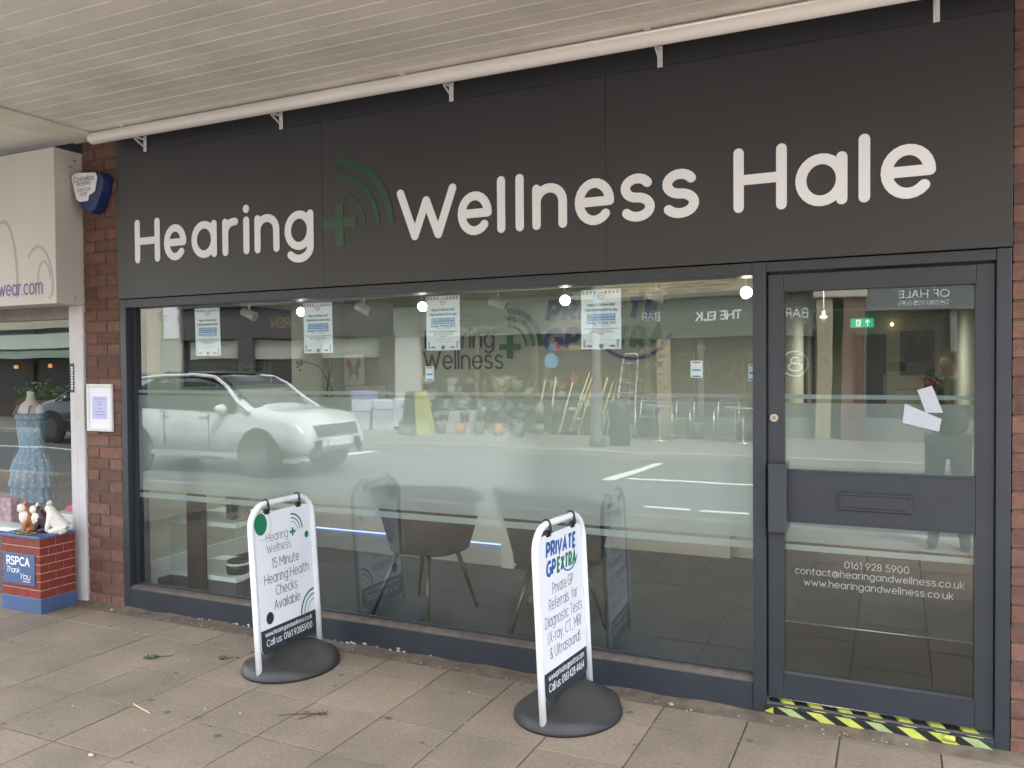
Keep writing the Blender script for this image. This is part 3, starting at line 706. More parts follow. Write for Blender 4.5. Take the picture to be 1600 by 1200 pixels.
box('white_post', -5.022, -4.888, -.012, .12, 0, 1.984, mat('chipped_white', (.55, .535, .55), .5, nscale=3, namt=.06, stains=.10), nsf, .003)
box('groove', -4.965, -4.961, -.0135, -.0125, .01, 1.5, SOFFTR, nsf)
box('head_rail', -9, -5.023, 0, .1, 1.90, 1.984, mat('old_header', (.20, .17, .15), .7, nscale=8, namt=.2), nsf)
box('stall_riser', -9, -5.023, 0, .12, 0, .42, mat('riser_dark', (.10, .105, .11), .5), nsf, .003)
box('sill', -9, -5.023, -.03, .12, .421, .45, WHITE, nsf)
q = MB(); q.poly([(-9, .03, .42), (-5.02, .03, .42), (-5.02, .03, 1.92), (-9, .03, 1.92)]); q.build('window_pane', GLASS2, nsf, fix=False)
stk = thing('sticker', 'black vertical sticker with white marks on the white post', 'sticker', (-4.99, -.013, 1.5))
MB().box(-5.020, -4.976, -.0145, -.0128, 1.405, 1.60).build('backing', BLK, stk, .001)
for k in range(9): box('mark', -5.006, -4.990 + .004 * (k % 2), -.0150, -.0145, 1.425 + k * .0175, 1.437 + k * .0175, WHITE, stk)

# donation box
db = thing('donation_box', 'toy brick kiosk collection box with blue top and plaque', 'donation box', (-5.12, -.2, 0))
RB = mat('painted_brick', (.20, .035, .028), .5, nscale=20, namt=.15, rnd=.08); CJ = mat('cream_joint', (.66, .55, .40), .7); KB = mat('kiosk_blue', (.075, .125, .25), .5, nscale=8, namt=.12, stains=.15)
X0, X1, Y0, Y1 = -5.305, -4.93, -.31, -.065
MB().box(X0 - .006, X1 + .006, Y0 - .006, Y1 + .004, 0, .095).build('plinth', KB, db, .003)
MB().box(X0, X1, Y0, Y1, .095, .478).build('joint_core', CJ, db)
hc = .383 / 7
for c in range(7):
    z = .095 + c * hc
    def row(L, first_w, full, f):
        a = 0; wd = first_w
        while a < L - .004:
            e = min(a + wd, L); f(a + (.0015 if a else 0), e - (.0015 if e < L else 0)); a = e; wd = full
    row(X1 - X0, .062 if c % 2 else .125, .125, lambda a, b: MB().box(X0 + a - .0 , X0 + b, Y0 - .0025, Y0 + .002, z + .002, z + hc - .002).build('brick', RB, db))
    row(Y1 - Y0, .055 if c % 2 else .105, .105, lambda a, b: MB().box(X1 - .002, X1 + .0025, Y0 + a, Y0 + b, z + .002, z + hc - .002).build('brick', RB, db))
MB().box(X0 - .012, X1 + .012, Y0 - .012, Y1 + .004, .478, .494).build('top', KB, db, .003)
MB().box(X0 + .02, X1 - .045, Y0 - .0085, Y0 - .003, .175, .375).build('plaque', KB, db, .001)
text('lettering', 'RSPCA', (-5.135, Y0 - .0088, .300), XR, UP, .050, SIGNW, db, .2, width=.22, align='c')
text('lettering', 'Thank', (-5.19, Y0 - .0088, .248), XR, UP, .034, SIGNW, db, .12, width=.13, align='c', shear=.3, gap=.12)
text('lettering', 'You', (-5.075, Y0 - .0088, .212), XR, UP, .036, SIGNW, db, .12, width=.10, align='c', shear=.3, gap=.12)
MB().box(-5.09, -5.02, Y0 - .0092, Y0 - .0087, .196, .200).build('underline', SIGNW, db)
def skin(name, verts, edges, radii, mats, parent=None, sub=2, root=0):
    me = bpy.data.meshes.new(name); me.from_pydata([Vector(v) for v in verts], edges, []); o = bpy.data.objects.new(name, me); COL.objects.link(o)
    o.modifiers.new('skin', 'SKIN')
    sv = me.skin_vertices
    if not sv: me.attributes.new('skin', 'FLOAT', 'POINT')
    if me.skin_vertices:
        for i, r in enumerate(radii):
            sv = me.skin_vertices[0].data[i]; sv.radius = r if isinstance(r, tuple) else (r, r); sv.use_root = (i == root)
    s = o.modifiers.new('sub', 'SUBSURF'); s.levels = sub; s.render_levels = sub
    me.materials.append(mats); attach(o, parent)
    return o
def ensure_skin(me):
    if not me.skin_vertices:
        bm = bmesh.new(); bm.from_mesh(me); bm.verts.layers.skin.verify(); bm.to_mesh(me); bm.free()
def skin2(name, verts, edges, radii, m_, parent=None, sub=2, root=0):
    bm = bmesh.new(); ly = bm.verts.layers.skin.verify(); vs = [bm.verts.new(v) for v in verts]
    for i, v in enumerate(vs):
        r = radii[i]; v[ly].radius = r if isinstance(r, tuple) else (r, r); v[ly].use_root = (i == root)
    for a, b in edges: bm.edges.new((vs[a], vs[b]))
    me = bpy.data.meshes.new(name); bm.to_mesh(me); bm.free()
    o = bpy.data.objects.new(name, me); COL.objects.link(o); me.materials.append(m_); attach(o, parent)
    k = o.modifiers.new('skin', 'SKIN'); k.use_smooth_shade = True
    s = o.modifiers.new('sub', 'SUBSURF'); s.levels = sub; s.render_levels = sub
    return o
def pet(x, y, col, label, sc=1.0, chest=None, ears=None, rz=0):
    t = thing('animal_figurine', label, 'figurine', (x, y, .494), 'pet figurines on the collection box')
    c, s = math.cos(rz), math.sin(rz)
    def q(a, b, z): return (x + (a * c - b * s) * sc, y + (a * s + b * c) * sc, .494 + z * sc)
    V = [q(.0, .055, .028), q(0, .03, .06), q(0, 0, .105), q(0, -.012, .14), q(0, -.025, .168), q(0, -.052, .160),
         q(-.024, -.028, .055), q(-.024, -.035, .008), q(.024, -.028, .055), q(.024, -.035, .008),
         q(-.035, .02, .02), q(-.04, -.025, .01), q(.035, .02, .02), q(.04, -.025, .01), q(.05, .08, .012), q(.10, .06, .01)]
    E_ = [(0, 1), (1, 2), (2, 3), (3, 4), (4, 5), (2, 6), (6, 7), (2, 8), (8, 9), (0, 10), (10, 11), (0, 12), (12, 13), (0, 14), (14, 15)]
    Rr = [.045, .048, .042, .03, .036, .016, .018, .012, .018, .012, .026, .013, .026, .013, .013, .008]
    body = skin2('body', V, E_, [r * sc for r in Rr], col, t, 2, 1)
    for sx in (-1, 1):
        MB().lathe([(.013 * sc, 0), (.009 * sc, .014 * sc), (.001, .028 * sc)], q(sx * .021, -.022, .185), 8).build('ear', ears or col, t, smooth=True)
        MB().sphere(q(sx * .013, -.072, .170), .0035 * sc, n=8).build('eye', BLK, t)
    MB().sphere(q(0, -.074, .158), .005 * sc, n=8).build('nose', BLK if ears else mat('pink_nose', (.5, .25, .22), .5), t)
    if chest: MB().sphere(q(0, -.022, .10), .043 * sc, .95, .9, 1.35, n=14).build('chest_fur', chest, t, smooth=True); MB().sphere(q(0, -.043, .160), .032 * sc, 1.05, .9, 1, n=14).build('face', chest, t, smooth=True)
    return t
PW1 = mat('plaster_white', (.74, .69, .63), .45, nscale=60, namt=.10, bump=.6, bscale=90); PBR = mat('plaster_brown', (.38, .16, .05), .45, nscale=50, namt=.3); PDK = mat('plaster_black', (.05, .03, .04), .4)
pet(-4.985, -.175, PW1, 'white fluffy plaster cat nearest the pier on the collection box', 1.0, rz=-.9)
pet(-5.085, -.19, PDK, 'black and white plaster dog between the other two figurines', .93, PW1, PW1, rz=-.7)
pet(-5.19, -.20, PBR, 'brown and white plaster dog at the left of the collection box', .97, PW1, PBR, rz=-.5)
for i, (x, y_) in enumerate(((-5.205, -.268), (-5.135, -.285), (-5.055, -.285))):
    t = thing('coin_dish', ('leftmost', 'middle', 'rightmost')[i] + ' of the three round black coin dishes with gold rims', 'coin dish', (x, y_, .494), 'coin dishes on the collection box')
    MB().lathe([(.028, 0), (.030, .006), (.026, .007), (.024, .004)], (x, y_, .4942), 20).build('dish', BLK, t)
    MB().path([(x + .029 * math.cos(a), y_ + .029 * math.sin(a), .5008) for a in [2 * PI * k / 18 for k in range(19)]], .0016, 5).build('rim', GOLD, t)

# inside the neighbour window
nr = thing('neighbour_room', None, None); nr['kind'] = 'structure'
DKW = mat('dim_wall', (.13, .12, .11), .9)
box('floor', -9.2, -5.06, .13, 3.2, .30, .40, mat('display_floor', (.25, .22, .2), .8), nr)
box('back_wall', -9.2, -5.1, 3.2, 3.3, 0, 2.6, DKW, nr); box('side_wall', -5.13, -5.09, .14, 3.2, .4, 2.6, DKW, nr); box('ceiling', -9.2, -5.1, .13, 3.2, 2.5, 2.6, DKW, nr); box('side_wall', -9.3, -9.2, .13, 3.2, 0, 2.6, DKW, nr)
mq = thing('mannequin', 'headless cream shop mannequin torso on a stand in the window', 'mannequin', (-5.93, .32, .4))
MQ = (-5.90, .32)
SK = mat('mannequin_skin', (.48, .42, .36), .6)
MB().lathe([(.10, 1.05), (.105, 1.12), (.115, 1.20), (.118, 1.255), (.09, 1.30), (.045, 1.33), (.035, 1.37), (.036, 1.395), (.015, 1.40)], (*MQ, 0), 24, 1, .62).build('torso', SK, mq)
MB().tube((*MQ, .4), (*MQ, 1.05), .014).build('pole', mat('stand_dark', (.05, .04, .035), .5), mq); MB().lathe([(.13, 0), (.12, .012), (.02, .02)], (*MQ, .402), 20).build('stand_foot', MATS['stand_dark'], mq)
dsx = thing('dress', 'pale blue patterned sundress with three ruffled tiers on the mannequin', 'dress', (-5.93, .32, 1.0))
DR = bpy.data.materials.new('blue_print_cotton'); DR.use_nodes = True; _n = DR.node_tree.nodes; _l = DR.node_tree.links; _b = _n['Principled BSDF']; _b.inputs['Roughness'].default_value = .9
_g = _n.new('ShaderNodeNewGeometry'); _v = _n.new('ShaderNodeTexVoronoi'); _v.inputs['Scale'].default_value = 32; _l.new(_g.outputs['Position'], _v.inputs['Vector'])
_r = _n.new('ShaderNodeValToRGB'); _r.color_ramp.elements[0].color = (.30, .40, .47, 1); _r.color_ramp.elements[0].position = .18; _r.color_ramp.elements[1].color = (.13, .23, .34, 1); _r.color_ramp.elements[1].position = .38
_l.new(_v.outputs['Distance'], _r.inputs[0]); _l.new(_r.outputs[0], _b.inputs['Base Color'])
def tier(prof, fr_amp, nm, ph):
    mb = MB(); rings = []
    n = 96
    for r, z, am in prof:
        rings.append([(MQ[0] + (r * .86 + am * .6 * math.sin(15 * t + ph) + am * .4 * math.sin(23 * t + ph * 2)) * math.cos(t), MQ[1] + (r * .5 + am * math.sin(15 * t + ph)) * math.sin(t), z) for t in [2 * PI * k / n for k in range(n)]])
    mb.loft(rings, cap=False); mb.build(nm, DR, dsx)
tier([(.150, 1.225, 0), (.155, 1.15, .002), (.142, 1.05, .002), (.128, .97, .002), (.15, .90, .004)], 0, 'bodice', 0)
tier([(.150, .935, .002), (.185, .88, .010), (.215, .80, .016)], 0, 'ruffle', 0)
tier([(.185, .84, .004), (.215, .76, .012), (.232, .685, .016)], 0, 'ruffle', 1.3)
tier([(.195, .72, .004), (.215, .66, .012), (.228, .575, .016)], 0, 'ruffle', 2.4)
for sx in (-.085, .085): MB().path([(MQ[0] + sx, MQ[1] - .088, 1.22), (MQ[0] + sx * .8, MQ[1] - .06, 1.285), (MQ[0] + sx * .7, MQ[1] + .02, 1.30)], .006, 6).build('strap', DR, dsx)
MB().lathe([(.134, 1.185), (.146, 1.20), (.140, 1.235), (.132, 1.23)], (*MQ, 0), 30, 1, .62).build('neck_frill', DR, dsx)
wg = thing('white_garment', 'white garment draped beside the mannequin behind the glass', 'garment', (-5.45, .5, .6))
MB().lathe([(.02, .42), (.06, .36), (.10, .25), (.13, .12), (.17, .0)], (-5.28, .45, .5), 20, 1, .5).build('cloth', mat('white_cloth', (.62, .68, .76), .9), wg, smooth=True)
pg = thing('pink_garment', 'bright pink folded cloth on the white stand', 'garment', (-5.35, .3, .6))
MB().prism([(-5.40, .20, .555), (-5.20, .20, .545), (-5.17, .20, .60), (-5.27, .20, .615), (-5.36, .20, .585)], (0, .12, 0)).build('cloth', mat('pink_cloth', (.75, .07, .22), .9), pg, .01)
ps = thing('display_plinth', 'white display block under the pink cloth', 'plinth', (-5.3, .3, .4))
box('block', -5.45, -5.14, .14, .55, .401, .545, WHITE, ps, .004)
gb = thing('gift_bag', 'pink floral gift bag low in the clothes shop window', 'gift bag', (-5.75, .2, .4))
MB().box(-6.35, -5.86, .12, .30, .401, .62).build('bag', mat('pink_floral', (.45, .28, .34), .8, nscale=30, namt=.5), gb, .004)
for i, (y_, z, x0, x1) in enumerate(((.10, 1.12, -8, -5.05), (.09, .86, -8, -5.05), (.08, .62, -8, -5.05))):
    pass

# ================================================================== PAVEMENT SIGNS
def aboard(name, label, near, far, lean, content, gname):
    near = Vector((*near, 0)); far = Vector((*far, 0)); d = (far - near); L = d.length; d.normalize()
    n = Vector((d.y, -d.x, 0))           # faces +x
    t = thing(name, label, 'pavement sign', tuple((near + far) / 2), gname)
    def Q(a, z, o=0): return near + d * a + n * o + Vector((0, 0, z)) - n * (lean * z / .88)
    # tubular frame
    r = .0155; pts = [Q(r, .0), Q(r, .4), Q(r, .735)]
    cr = .115
    pts += [Q(r + cr - cr * math.cos(a), .865 - cr + cr * math.sin(a) - 0.0) for a in [PI / 2 * k / 6 for k in range(1, 7)]]
    pts += [Q(L - r - cr + cr * math.sin(a), .865 - cr + cr * math.cos(a)) for a in [PI / 2 * k / 6 for k in range(0, 7)]]
    pts += [Q(L - r, .4), Q(L - r, .06)]
    MB().path(pts, r, 14).build('frame', WTUBE, t)
    # base: smooth recycled-rubber dome with a ridge under the board
    mb = MB(); nu, nv = 18, 40; rings = []
    c = (near + far) / 2
    for i in range(nu + 1):
        rr = i / nu; ring = []
        for k in range(nv):
            a = 2 * PI * k / nv; u = rr * math.cos(a); v = rr * math.sin(a)
            sgn = lambda q_, e: math.copysign(abs(q_) ** e, q_)
            hx = .238; hy = L / 2 + .012
            ridge = max(0, 1 - abs(u) ** 1.3); end = max(0, 1 - abs(v) ** 3.2)
            z = .012 + .105 * (ridge * end) ** .85 if rr < 1 else .012
            if i == nu: z = .012
            ring.append(c + n * (u * hx) + d * (v * hy) + Vector((0, 0, z)))
        rings.append(ring)
    rings.append([Vector((p.x, p.y, .0005)) + (Vector((p.x, p.y, 0)) - c) * .0 for p in rings[-1]])
    mb.loft(rings[1:], cap=True); mb.build('base', RUBBER, t)
    # hanging panel
    a0, a1, z0, z1 = .042, L - .042, .112, .818
    cc = .035; out_ = []
    for (cx, cz, s0) in ((a1 - cc, z0 + cc, -90), (a1 - cc, z1 - cc, 0), (a0 + cc, z1 - cc, 90), (a0 + cc, z0 + cc, 180)):
        out_ += [(cx + cc * math.cos(math.radians(s0 + 15 * k)), cz + cc * math.sin(math.radians(s0 + 15 * k))) for k in range(7)]
    pn = MB().prism([Q(a, z, .003) for a, z in out_], tuple(-n * .006)).build('panel', PANELW, t)
    bandp = [(a, z) for a, z in out_ if z < .2]; bandp = [(a0, .235), ] + []
    lo = [(cx + cc * math.cos(math.radians(s0 + 15 * k)), cz + cc * math.sin(math.radians(s0 + 15 * k))) for (cx, cz, s0) in ((a0 + cc, z0 + cc, 180), (a1 - cc, z0 + cc, 270)) for k in range(7)]
    MB().prism([Q(a, z, .0032) for a, z in lo + [(a1, .235), (a0, .235)]], tuple(n * .0006)).build('print_band', NAVYP, t)
    for a in (.135, L - .135):
        mbk = MB(); mbk.path([Q(a, .866 + .019 * math.sin(tt), .019 * math.cos(tt)) for tt in [(-.3 + 2.9 * k / 6) for k in range(7)]], .0045, 6)
        mbk.path([Q(a, .868, .014), Q(a, .845, .02), Q(a, .832, .018), Q(a, .816, .008)], .0065, 6)
        mbk.box(-.016, .016, -.004, .012, -.014, .014, M=Matrix.Translation(Q(a, .825, 0)) @ Matrix(((d.x, n.x, 0, 0), (d.y, n.y, 0, 0), (0, 0, 1, 0), (0, 0, 0, 1))))
        mbk.build('clip', BLK, t)
    up = (Q(.2, .5) - Q(.2, .4)).normalized()
    def tx(s_, a, z, h, wd, m_, lw=.09, **k): text('lettering', s_, Q(a, z, .0032), d, up, h, m_, t, lw, width=wd, align='c', **k)
    content(t, Q, d, up, tx, L, a0, a1)
    return t
def c1(t, Q, d, up, tx, L, a0, a1):
    m_ = (a0 + a1) / 2
    T = lambda a, b, z: Q(a, b, .0034 + z)
    mb = MB(); disc_print(mb, T, a0 + .045, .765, .047, .055, 0); mb.build('print_dot', GREENP, t, fix=False)
    arc_print('print_ring', Q(a0 + .050, .755, .0032), d, up, .072, .002, -100, 62, GREENP, t)
    tx('Hearing', m_ - .055, .668, .044, .165, BLACKP, .06); tx('Wellness', m_ - .045, .610, .044, .185, BLACKP, .06)
    mb = MB(); 
    for (a, b, c_, e) in ((m_ + .062, m_ + .076, .665, .709), (m_ + .046, m_ + .0615, .680, .694), (m_ + .0765, m_ + .092, .680, .694)): mb.poly([T(a, c_, 0), T(b, c_, 0), T(b, e, 0), T(a, e, 0)])
    mb.build('logo_cross', GREENP, t, fix=False)
    for r, wd in ((.088, .009), (.067, .006), (.047, .003)): arc_print('logo_arc', Q(m_ + .06, .693, .0032), d, up, r, wd, 0, 90, GREENP, t)
    mb = MB(); disc_print(mb, T, a1 - .035, .652, .017, .019, 0); mb.build('print_dot', GREENP, t, fix=False)
    tx('15 Minute', m_ - .0, .530, .048, .21, BLACKP, .08); tx('Hearing Health', m_ + .005, .458, .048, .345, BLACKP, .08)
    tx('Checks', m_ - .005, .388, .048, .165, BLACKP, .08); tx('Available', m_ - .005, .318, .048, .20, BLACKP, .08)
    for r, wd in ((.115, .012), (.088, .008), (.062, .004)):
        arc_print('print_arc', Q(a1 + .0, .237, .0032), d, up, r, wd, 92, 180, GREENP, t)
    mb = MB(); disc_print(mb, T, a0 + .072, .285, .028, .031, 0); mb.build('print_dot', BLACKP, t, fix=False)
    tx('www.hearingandwellness.co.uk', m_ - .002, .199, .022, .365, SIGNW, .12); tx('Call us: 0161 9285900', m_, .150, .031, .355, SIGNW, .12)
def c2(t, Q, d, up, tx, L, a0, a1):
    m_ = (a0 + a1) / 2
    tx('PRIVATE', m_ - .0, .722, .058, .29, BLUEP, .27, shear=.2, butt=True, gap=.36)
    text('lettering', 'GP', Q(m_ - .150, .642, .0032), d, up, .057, BLUEP, t, .27, width=.080, shear=.2, butt=True, gap=.36)
    text('lettering', 'EXTRA', Q(m_ - .045, .642, .0032), d, up, .057, GREENP, t, .27, width=.185, shear=.2, butt=True, gap=.36)
    arc_print('swoosh', Q(m_ + .075, .722, .0036), d, up, .098, .007, 222, 335, BLUEP, t)
    for s_, z, wd in (('Private GP', .556, .205), ('Referrals  for', .490, .285), ('Diagnostic Tests', .422, .37), ('(X-ray, CT, MRI', .354, .335), ('& Ultrasound)', .284, .305)): tx(s_, m_, z, .047, wd, BLACKP, .065)
    tx('www.privategpextra.com', m_, .197, .025, .355, SIGNW, .12); tx('Call us: 0161 428 4464', m_, .148, .033, .355, SIGNW, .12)
aboard('pavement_sign', 'swing pavement sign offering 15 minute hearing health checks', (-2.866, -.628), (-2.871, -.113), .055, c1, 'swing pavement signs outside the shop')
aboard('pavement_sign', 'swing pavement sign advertising private GP referrals near the door', (-1.353, -.588), (-1.312, -.075), .042, c2, 'swing pavement signs outside the shop')

# ================================================================== LITTER
LEAF = mat('green_leaf', (.045, .085, .035), .6, nscale=60, namt=.3)
def leaf(x, y_, s, rz, label, m_=LEAF):
    pts = []
    for k in range(15):
        a = 2 * PI * k / 15; r = s * (1 if k % 2 == 0 else .55) * (1.3 if abs(math.cos(a / 2)) > .9 else 1)
        pts.append((x + r * math.cos(a + rz), y_ + r * .8 * math.sin(a + rz), .006 + .006 * math.sin(k * 2)))
    o = MB().prism(pts, (0, 0, .0012)).build('leaf', m_); return o
for x, y_, s, rz, lb in ((-3.64, -.60, .028, 1.0, 'green fallen leaf with a dark stalk on the open paving'), (-3.27, -.45, .020, 2, 'small crumpled green leaf beside the hearing check sign')):
    t = thing('fallen_leaf', lb, 'leaf', (x, y_, 0)); l_ = leaf(x, y_, s * 1.5, rz, lb); l_.name = 'blade'; attach(l_, t)
    MB().path([(x, y_, .006), (x + s * 1.6, y_ + s * 1.2, .004), (x + s * 3.2, y_ + s * 2.6, .003)], .0015, 5).build('stalk', mat('stalk', (.05, .045, .03), .8), t)
setp(MB().path([(-3.203, -1.075, .004), (-3.15, -1.093, .005), (-3.05, -1.118, .004)], .003, 6).build('straw', mat('straw', (.62, .50, .28), .7)), 'pale dry straw stalk lying on the paving', 'straw')
t = thing('twig', 'dry reddish twig with a forked end near the hearing sign', 'twig', (-2.35, -.83, 0)); TW = mat('twig_bark', (.10, .05, .035), .9)
MB().path([(-2.50, -.90, .004), (-2.44, -.865, .006), (-2.36, -.83, .008), (-2.31, -.80, .006)], [.0015, .002, .003, .004], 6).build('stem', TW, t)
MB().path([(-2.36, -.83, .008), (-2.37, -.865, .006), (-2.39, -.895, .004)], .0022, 6).build('fork', TW, t)
for k in range(6): MB().path([(-2.33, -.81, .006), (-2.33 + .03 * math.cos(k), -.81 + .03 * math.sin(k), .010)], .002, 5).build('bud', TW, t)
PEB = mat('pebble', (.5, .36, .27), .9)
for x, y_, s, lb in ((-2.93, -1.51, .012, 'small orange stone near the bottom left paving joint'), (-.93, -.072, .011, 'small pale stone against the shopfront right of the GP sign'), (-2.67, -.955, .007, 'tiny tan stone on a joint in front of the hearing sign'), (-4.585, -.07, .012, 'small tan stone at the foot of the brick pier')):
    o = MB().sphere((x, y_, s * .5), s, 1.2, .8, .6, n=8).build('stone', PEB, bevel=0); setp(o, lb, 'stone')
gum = MB()
for i in range(55):
    x, y_ = random.uniform(-4.6, .8), random.uniform(-1.7, -.12); s = random.choice([.006, .009, .012, .018])
    gum.poly([(x + s * random.uniform(.8, 1.2) * math.cos(a), y_ + s * .9 * math.sin(a), .0022) for a in [2 * PI * k / 9 for k in range(9)]])
setp(gum.build('gum_spots', mat('gum', (.12, .10, .085), .9, nscale=14, namt=.3), pav, fix=False), kind='stuff')
deb = MB()
for i in range(170):
    if random.random() < .6: x, y_ = random.uniform(-4.5, .3), -.06 - abs(random.gauss(0, .03))
    else: x, y_ = random.uniform(-4.6, .8), random.uniform(-1.9, -.1)
    s = random.uniform(.002, .005); deb.sphere((x, y_, s * .4 + .002), s, 1.3, 1, .7, n=6)
setp(deb.build('grit', mat('grit', (.38, .33, .27), .95, nscale=80, namt=.6)), 'scattered fine grit and crumbs along the shopfront and paving', 'grit', kind='stuff')

# ================================================================== SHOP INTERIOR
ri = thing('shop_interior', None, None); ri['kind'] = 'structure'
SAGE = mat('interior_wall', (.40, .42, .345), .85, nscale=1.5, namt=.04)
CARP = mat('carpet', (.022, .033, .038), .95, nscale=120, namt=.45, bump=.8, bscale=400, detail=2)
box('floor', -5.05, .75, .141, 8.7, -.1, .004, CARP, ri)
box('left_wall', -5.08, -5.0, .141, 3.0, .004, 2.32, SAGE, ri); box('back_wall', -5.08, -1.021, 3.0, 3.1, .004, 2.32, SAGE, ri)
box('corridor_wall', -1.10, -1.02, 3.101, 8.5, .004, 2.32, SAGE, ri); box('right_wall', .66, .74, .141, 8.5, .004, 2.32, SAGE, ri); box('end_wall', -1.1, .74, 8.501, 8.6, .004, 2.32, SAGE, ri)
box('ceiling', -5.08, .75, .141, 8.6, 2.321, 2.4, mat('ceiling_white', (.62, .62, .58), .9), ri)
box('window_bulkhead', -4.99, .65, .142, .50, 2.03, 2.32, SAGE, ri)
box('window_return', -4.999, -4.83, .141, .46, .004, 2.03, mat('white_return', (.62, .66, .66), .6), ri); box('skirting', -4.999, -4.80, .142, .49, .0045, .14, MATS['white_return'], ri)
box('skirting', -4.999, -4.975, .4905, 2.999, .0045, .14, MATS['white_return'], ri)
box('ceiling_beam', -1.019, .659, 5.2, 5.5, 2.12, 2.32, SAGE, ri)
tv = thing('wall_screen', 'large blank black screen on the left interior wall', 'screen', (-4.99, 1.5, 1.7))
box('screen', -4.998, -4.955, .94, 2.15, 1.42, 2.085, mat('screen_black', (.005, .004, .005), .6, spec=.1), tv, .004)
BACK = 2.994
WT = mat('wall_logo_grey', (.06, .06, .06), .5); WBL = mat('wall_logo_blue', (.018, .028, .17), .45); WGR = mat('wall_logo_green', (.02, .12, .06), .45)
t = thing('wall_logo', 'grey and green hearing logo on the back wall', 'wall logo', (-3.7, BACK, 1.6))
text('lettering', 'Hearing', (-4.055, BACK, 1.74), XR, UP, .16, WT, t, .10, width=.72, off=.006, depth=.005)
text('lettering', 'Wellness', (-4.075, BACK, 1.545), XR, UP, .16, WT, t, .10, width=.83, off=.006, depth=.005)
lx = -3.17
MB().box(lx - .028, lx + .028, BACK - .008, BACK - .001, 1.63, 1.84).build('logo_cross', WGR, t); MB().box(lx - .105, lx - .0285, BACK - .008, BACK - .001, 1.708, 1.762).build('logo_cross', WGR, t); MB().box(lx + .0285, lx + .105, BACK - .008, BACK - .001, 1.708, 1.762).build('logo_cross', WGR, t)
for r, wd in ((.325, .046), (.255, .034), (.185, .02)): arc_print('logo_arc', (lx - .02, BACK, 1.74), XR, UP, r, wd, 0, 90, WGR, t, .006)
t = thing('wall_logo', 'blue and green PRIVATE GP EXTRA lettering on the back wall', 'wall logo', (-2.3, BACK, 1.9))
text('lettering', 'PRIVATE', (-2.80, BACK, 1.965), XR, UP, .155, WBL, t, .30, width=.98, shear=.2, butt=True, off=.006, gap=.38)
text('lettering', 'GP', (-2.83, BACK, 1.72), XR, UP, .155, WBL, t, .30, width=.30, shear=.2, butt=True, off=.006, gap=.38)
text('lettering', 'EXTRA', (-2.46, BACK, 1.72), XR, UP, .155, WGR, t, .30, width=.68, shear=.2, butt=True, off=.006, gap=.38)
arc_print('swoosh', (-2.02, BACK, 1.98), XR, UP, .36, .026, 215, 335, WBL, t, .008)
bt = thing('butterfly_picture', 'small framed pink butterfly picture on the back wall', 'picture', (-4.88, BACK, 1.5))
box('frame', -4.99, -4.745, BACK - .025, BACK - .002, 1.385, 1.69, mat('pic_white', (.66, .66, .62), .5), bt, .003)
BW = mat('butterfly_pink', (.52, .25, .24), .6); BW2 = mat('butterfly_grey', (.38, .33, .32), .6); bc = (-4.868, 1.54)
for sx in (-1, 1):
    MB().prism([(bc[0] + sx * a, BACK - .0262, bc[1] + b) for a, b in ((.004, -.02), (.01, .03), (.05, .10), (.08, .11), (.085, .05), (.06, 0), (.03, -.02))], (0, -.001, 0)).build('upper_wing', BW if sx < 0 else BW2, bt)
    MB().prism([(bc[0] + sx * a, BACK - .0262, bc[1] + b) for a, b in ((.004, -.022), (.03, -.022), (.058, -.005), (.055, -.06), (.05, -.11), (.035, -.06), (.01, -.05))], (0, -.001, 0)).build('lower_wing', BW2 if sx < 0 else BW, bt)
# track spots
SPW = mat('spot_white', (.66, .66, .63), .4)
BULB = mat('bulb', (1, 1, 1), .5, emit=(1, .93, .82), estr=6)
SPX = [(-4.83, 0), (-4.02, 0), (-3.575, 1), (-3.07, 0), (-2.64, 1), (-2.12, 0), (-1.70, 1), (-1.17, 0), (-.70, 1)]
LBL = ['white track spotlight next to the left window edge', 'white track spotlight in front of the dark wall screen', 'lit spotlight half behind the second poster', 'white track spotlight above the butterfly picture',
       'lit spotlight half behind the third poster', 'white track spotlight above the green wall logo', 'lit spotlight above the word PRIVATE', 'white track spotlight just right of the last poster', 'lit spotlight at the right end of the window']
for (x, lit), lb in zip(SPX, LBL):
    t = thing('track_spotlight', lb, 'spotlight', (x, .6, 2.0), 'spotlights along the window ceiling')
    zb = 1.93
    MB().box(x - .035, x + .035, .585, .615, 2.03, 2.045).build('mount', SPW, t); MB().tube((x, .6, 1.955), (x, .6, 2.03), .008, n=8).build('stem', SPW, t)
    if lit:
        dirv = Vector((0 - x, -4.36, -.38)).normalized()
    else: dirv = Vector((random.uniform(.4, 1), random.uniform(-.1, .5), -.35)).normalized()
    c = Vector((x, .6, zb)); MB().tube(c - dirv * .055, c + dirv * .05, .027, .031, n=18).build('lamp_body', SPW, t)
    MB().tube(c + dirv * .0505, c + dirv * .052, .026, n=18).build('bulb', BULB if lit else mat('bulb_off', (.25, .25, .24), .2), t)
    if lit:
        ld = bpy.data.lights.new('spot_bulb', 'SPOT'); ld.energy = 5; ld.color = (1, .9, .78); ld.shadow_soft_size = .03; ld.spot_size = math.radians(100); ld.spot_blend = 1
        lo = bpy.data.objects.new('spot_bulb', ld); COL.objects.link(lo); lo.location = c + dirv * .06
        dd = Vector((.15, .9, -.55)); lo.rotation_euler = (-dd).to_track_quat('Z', 'Y').to_euler(); attach(lo, None)
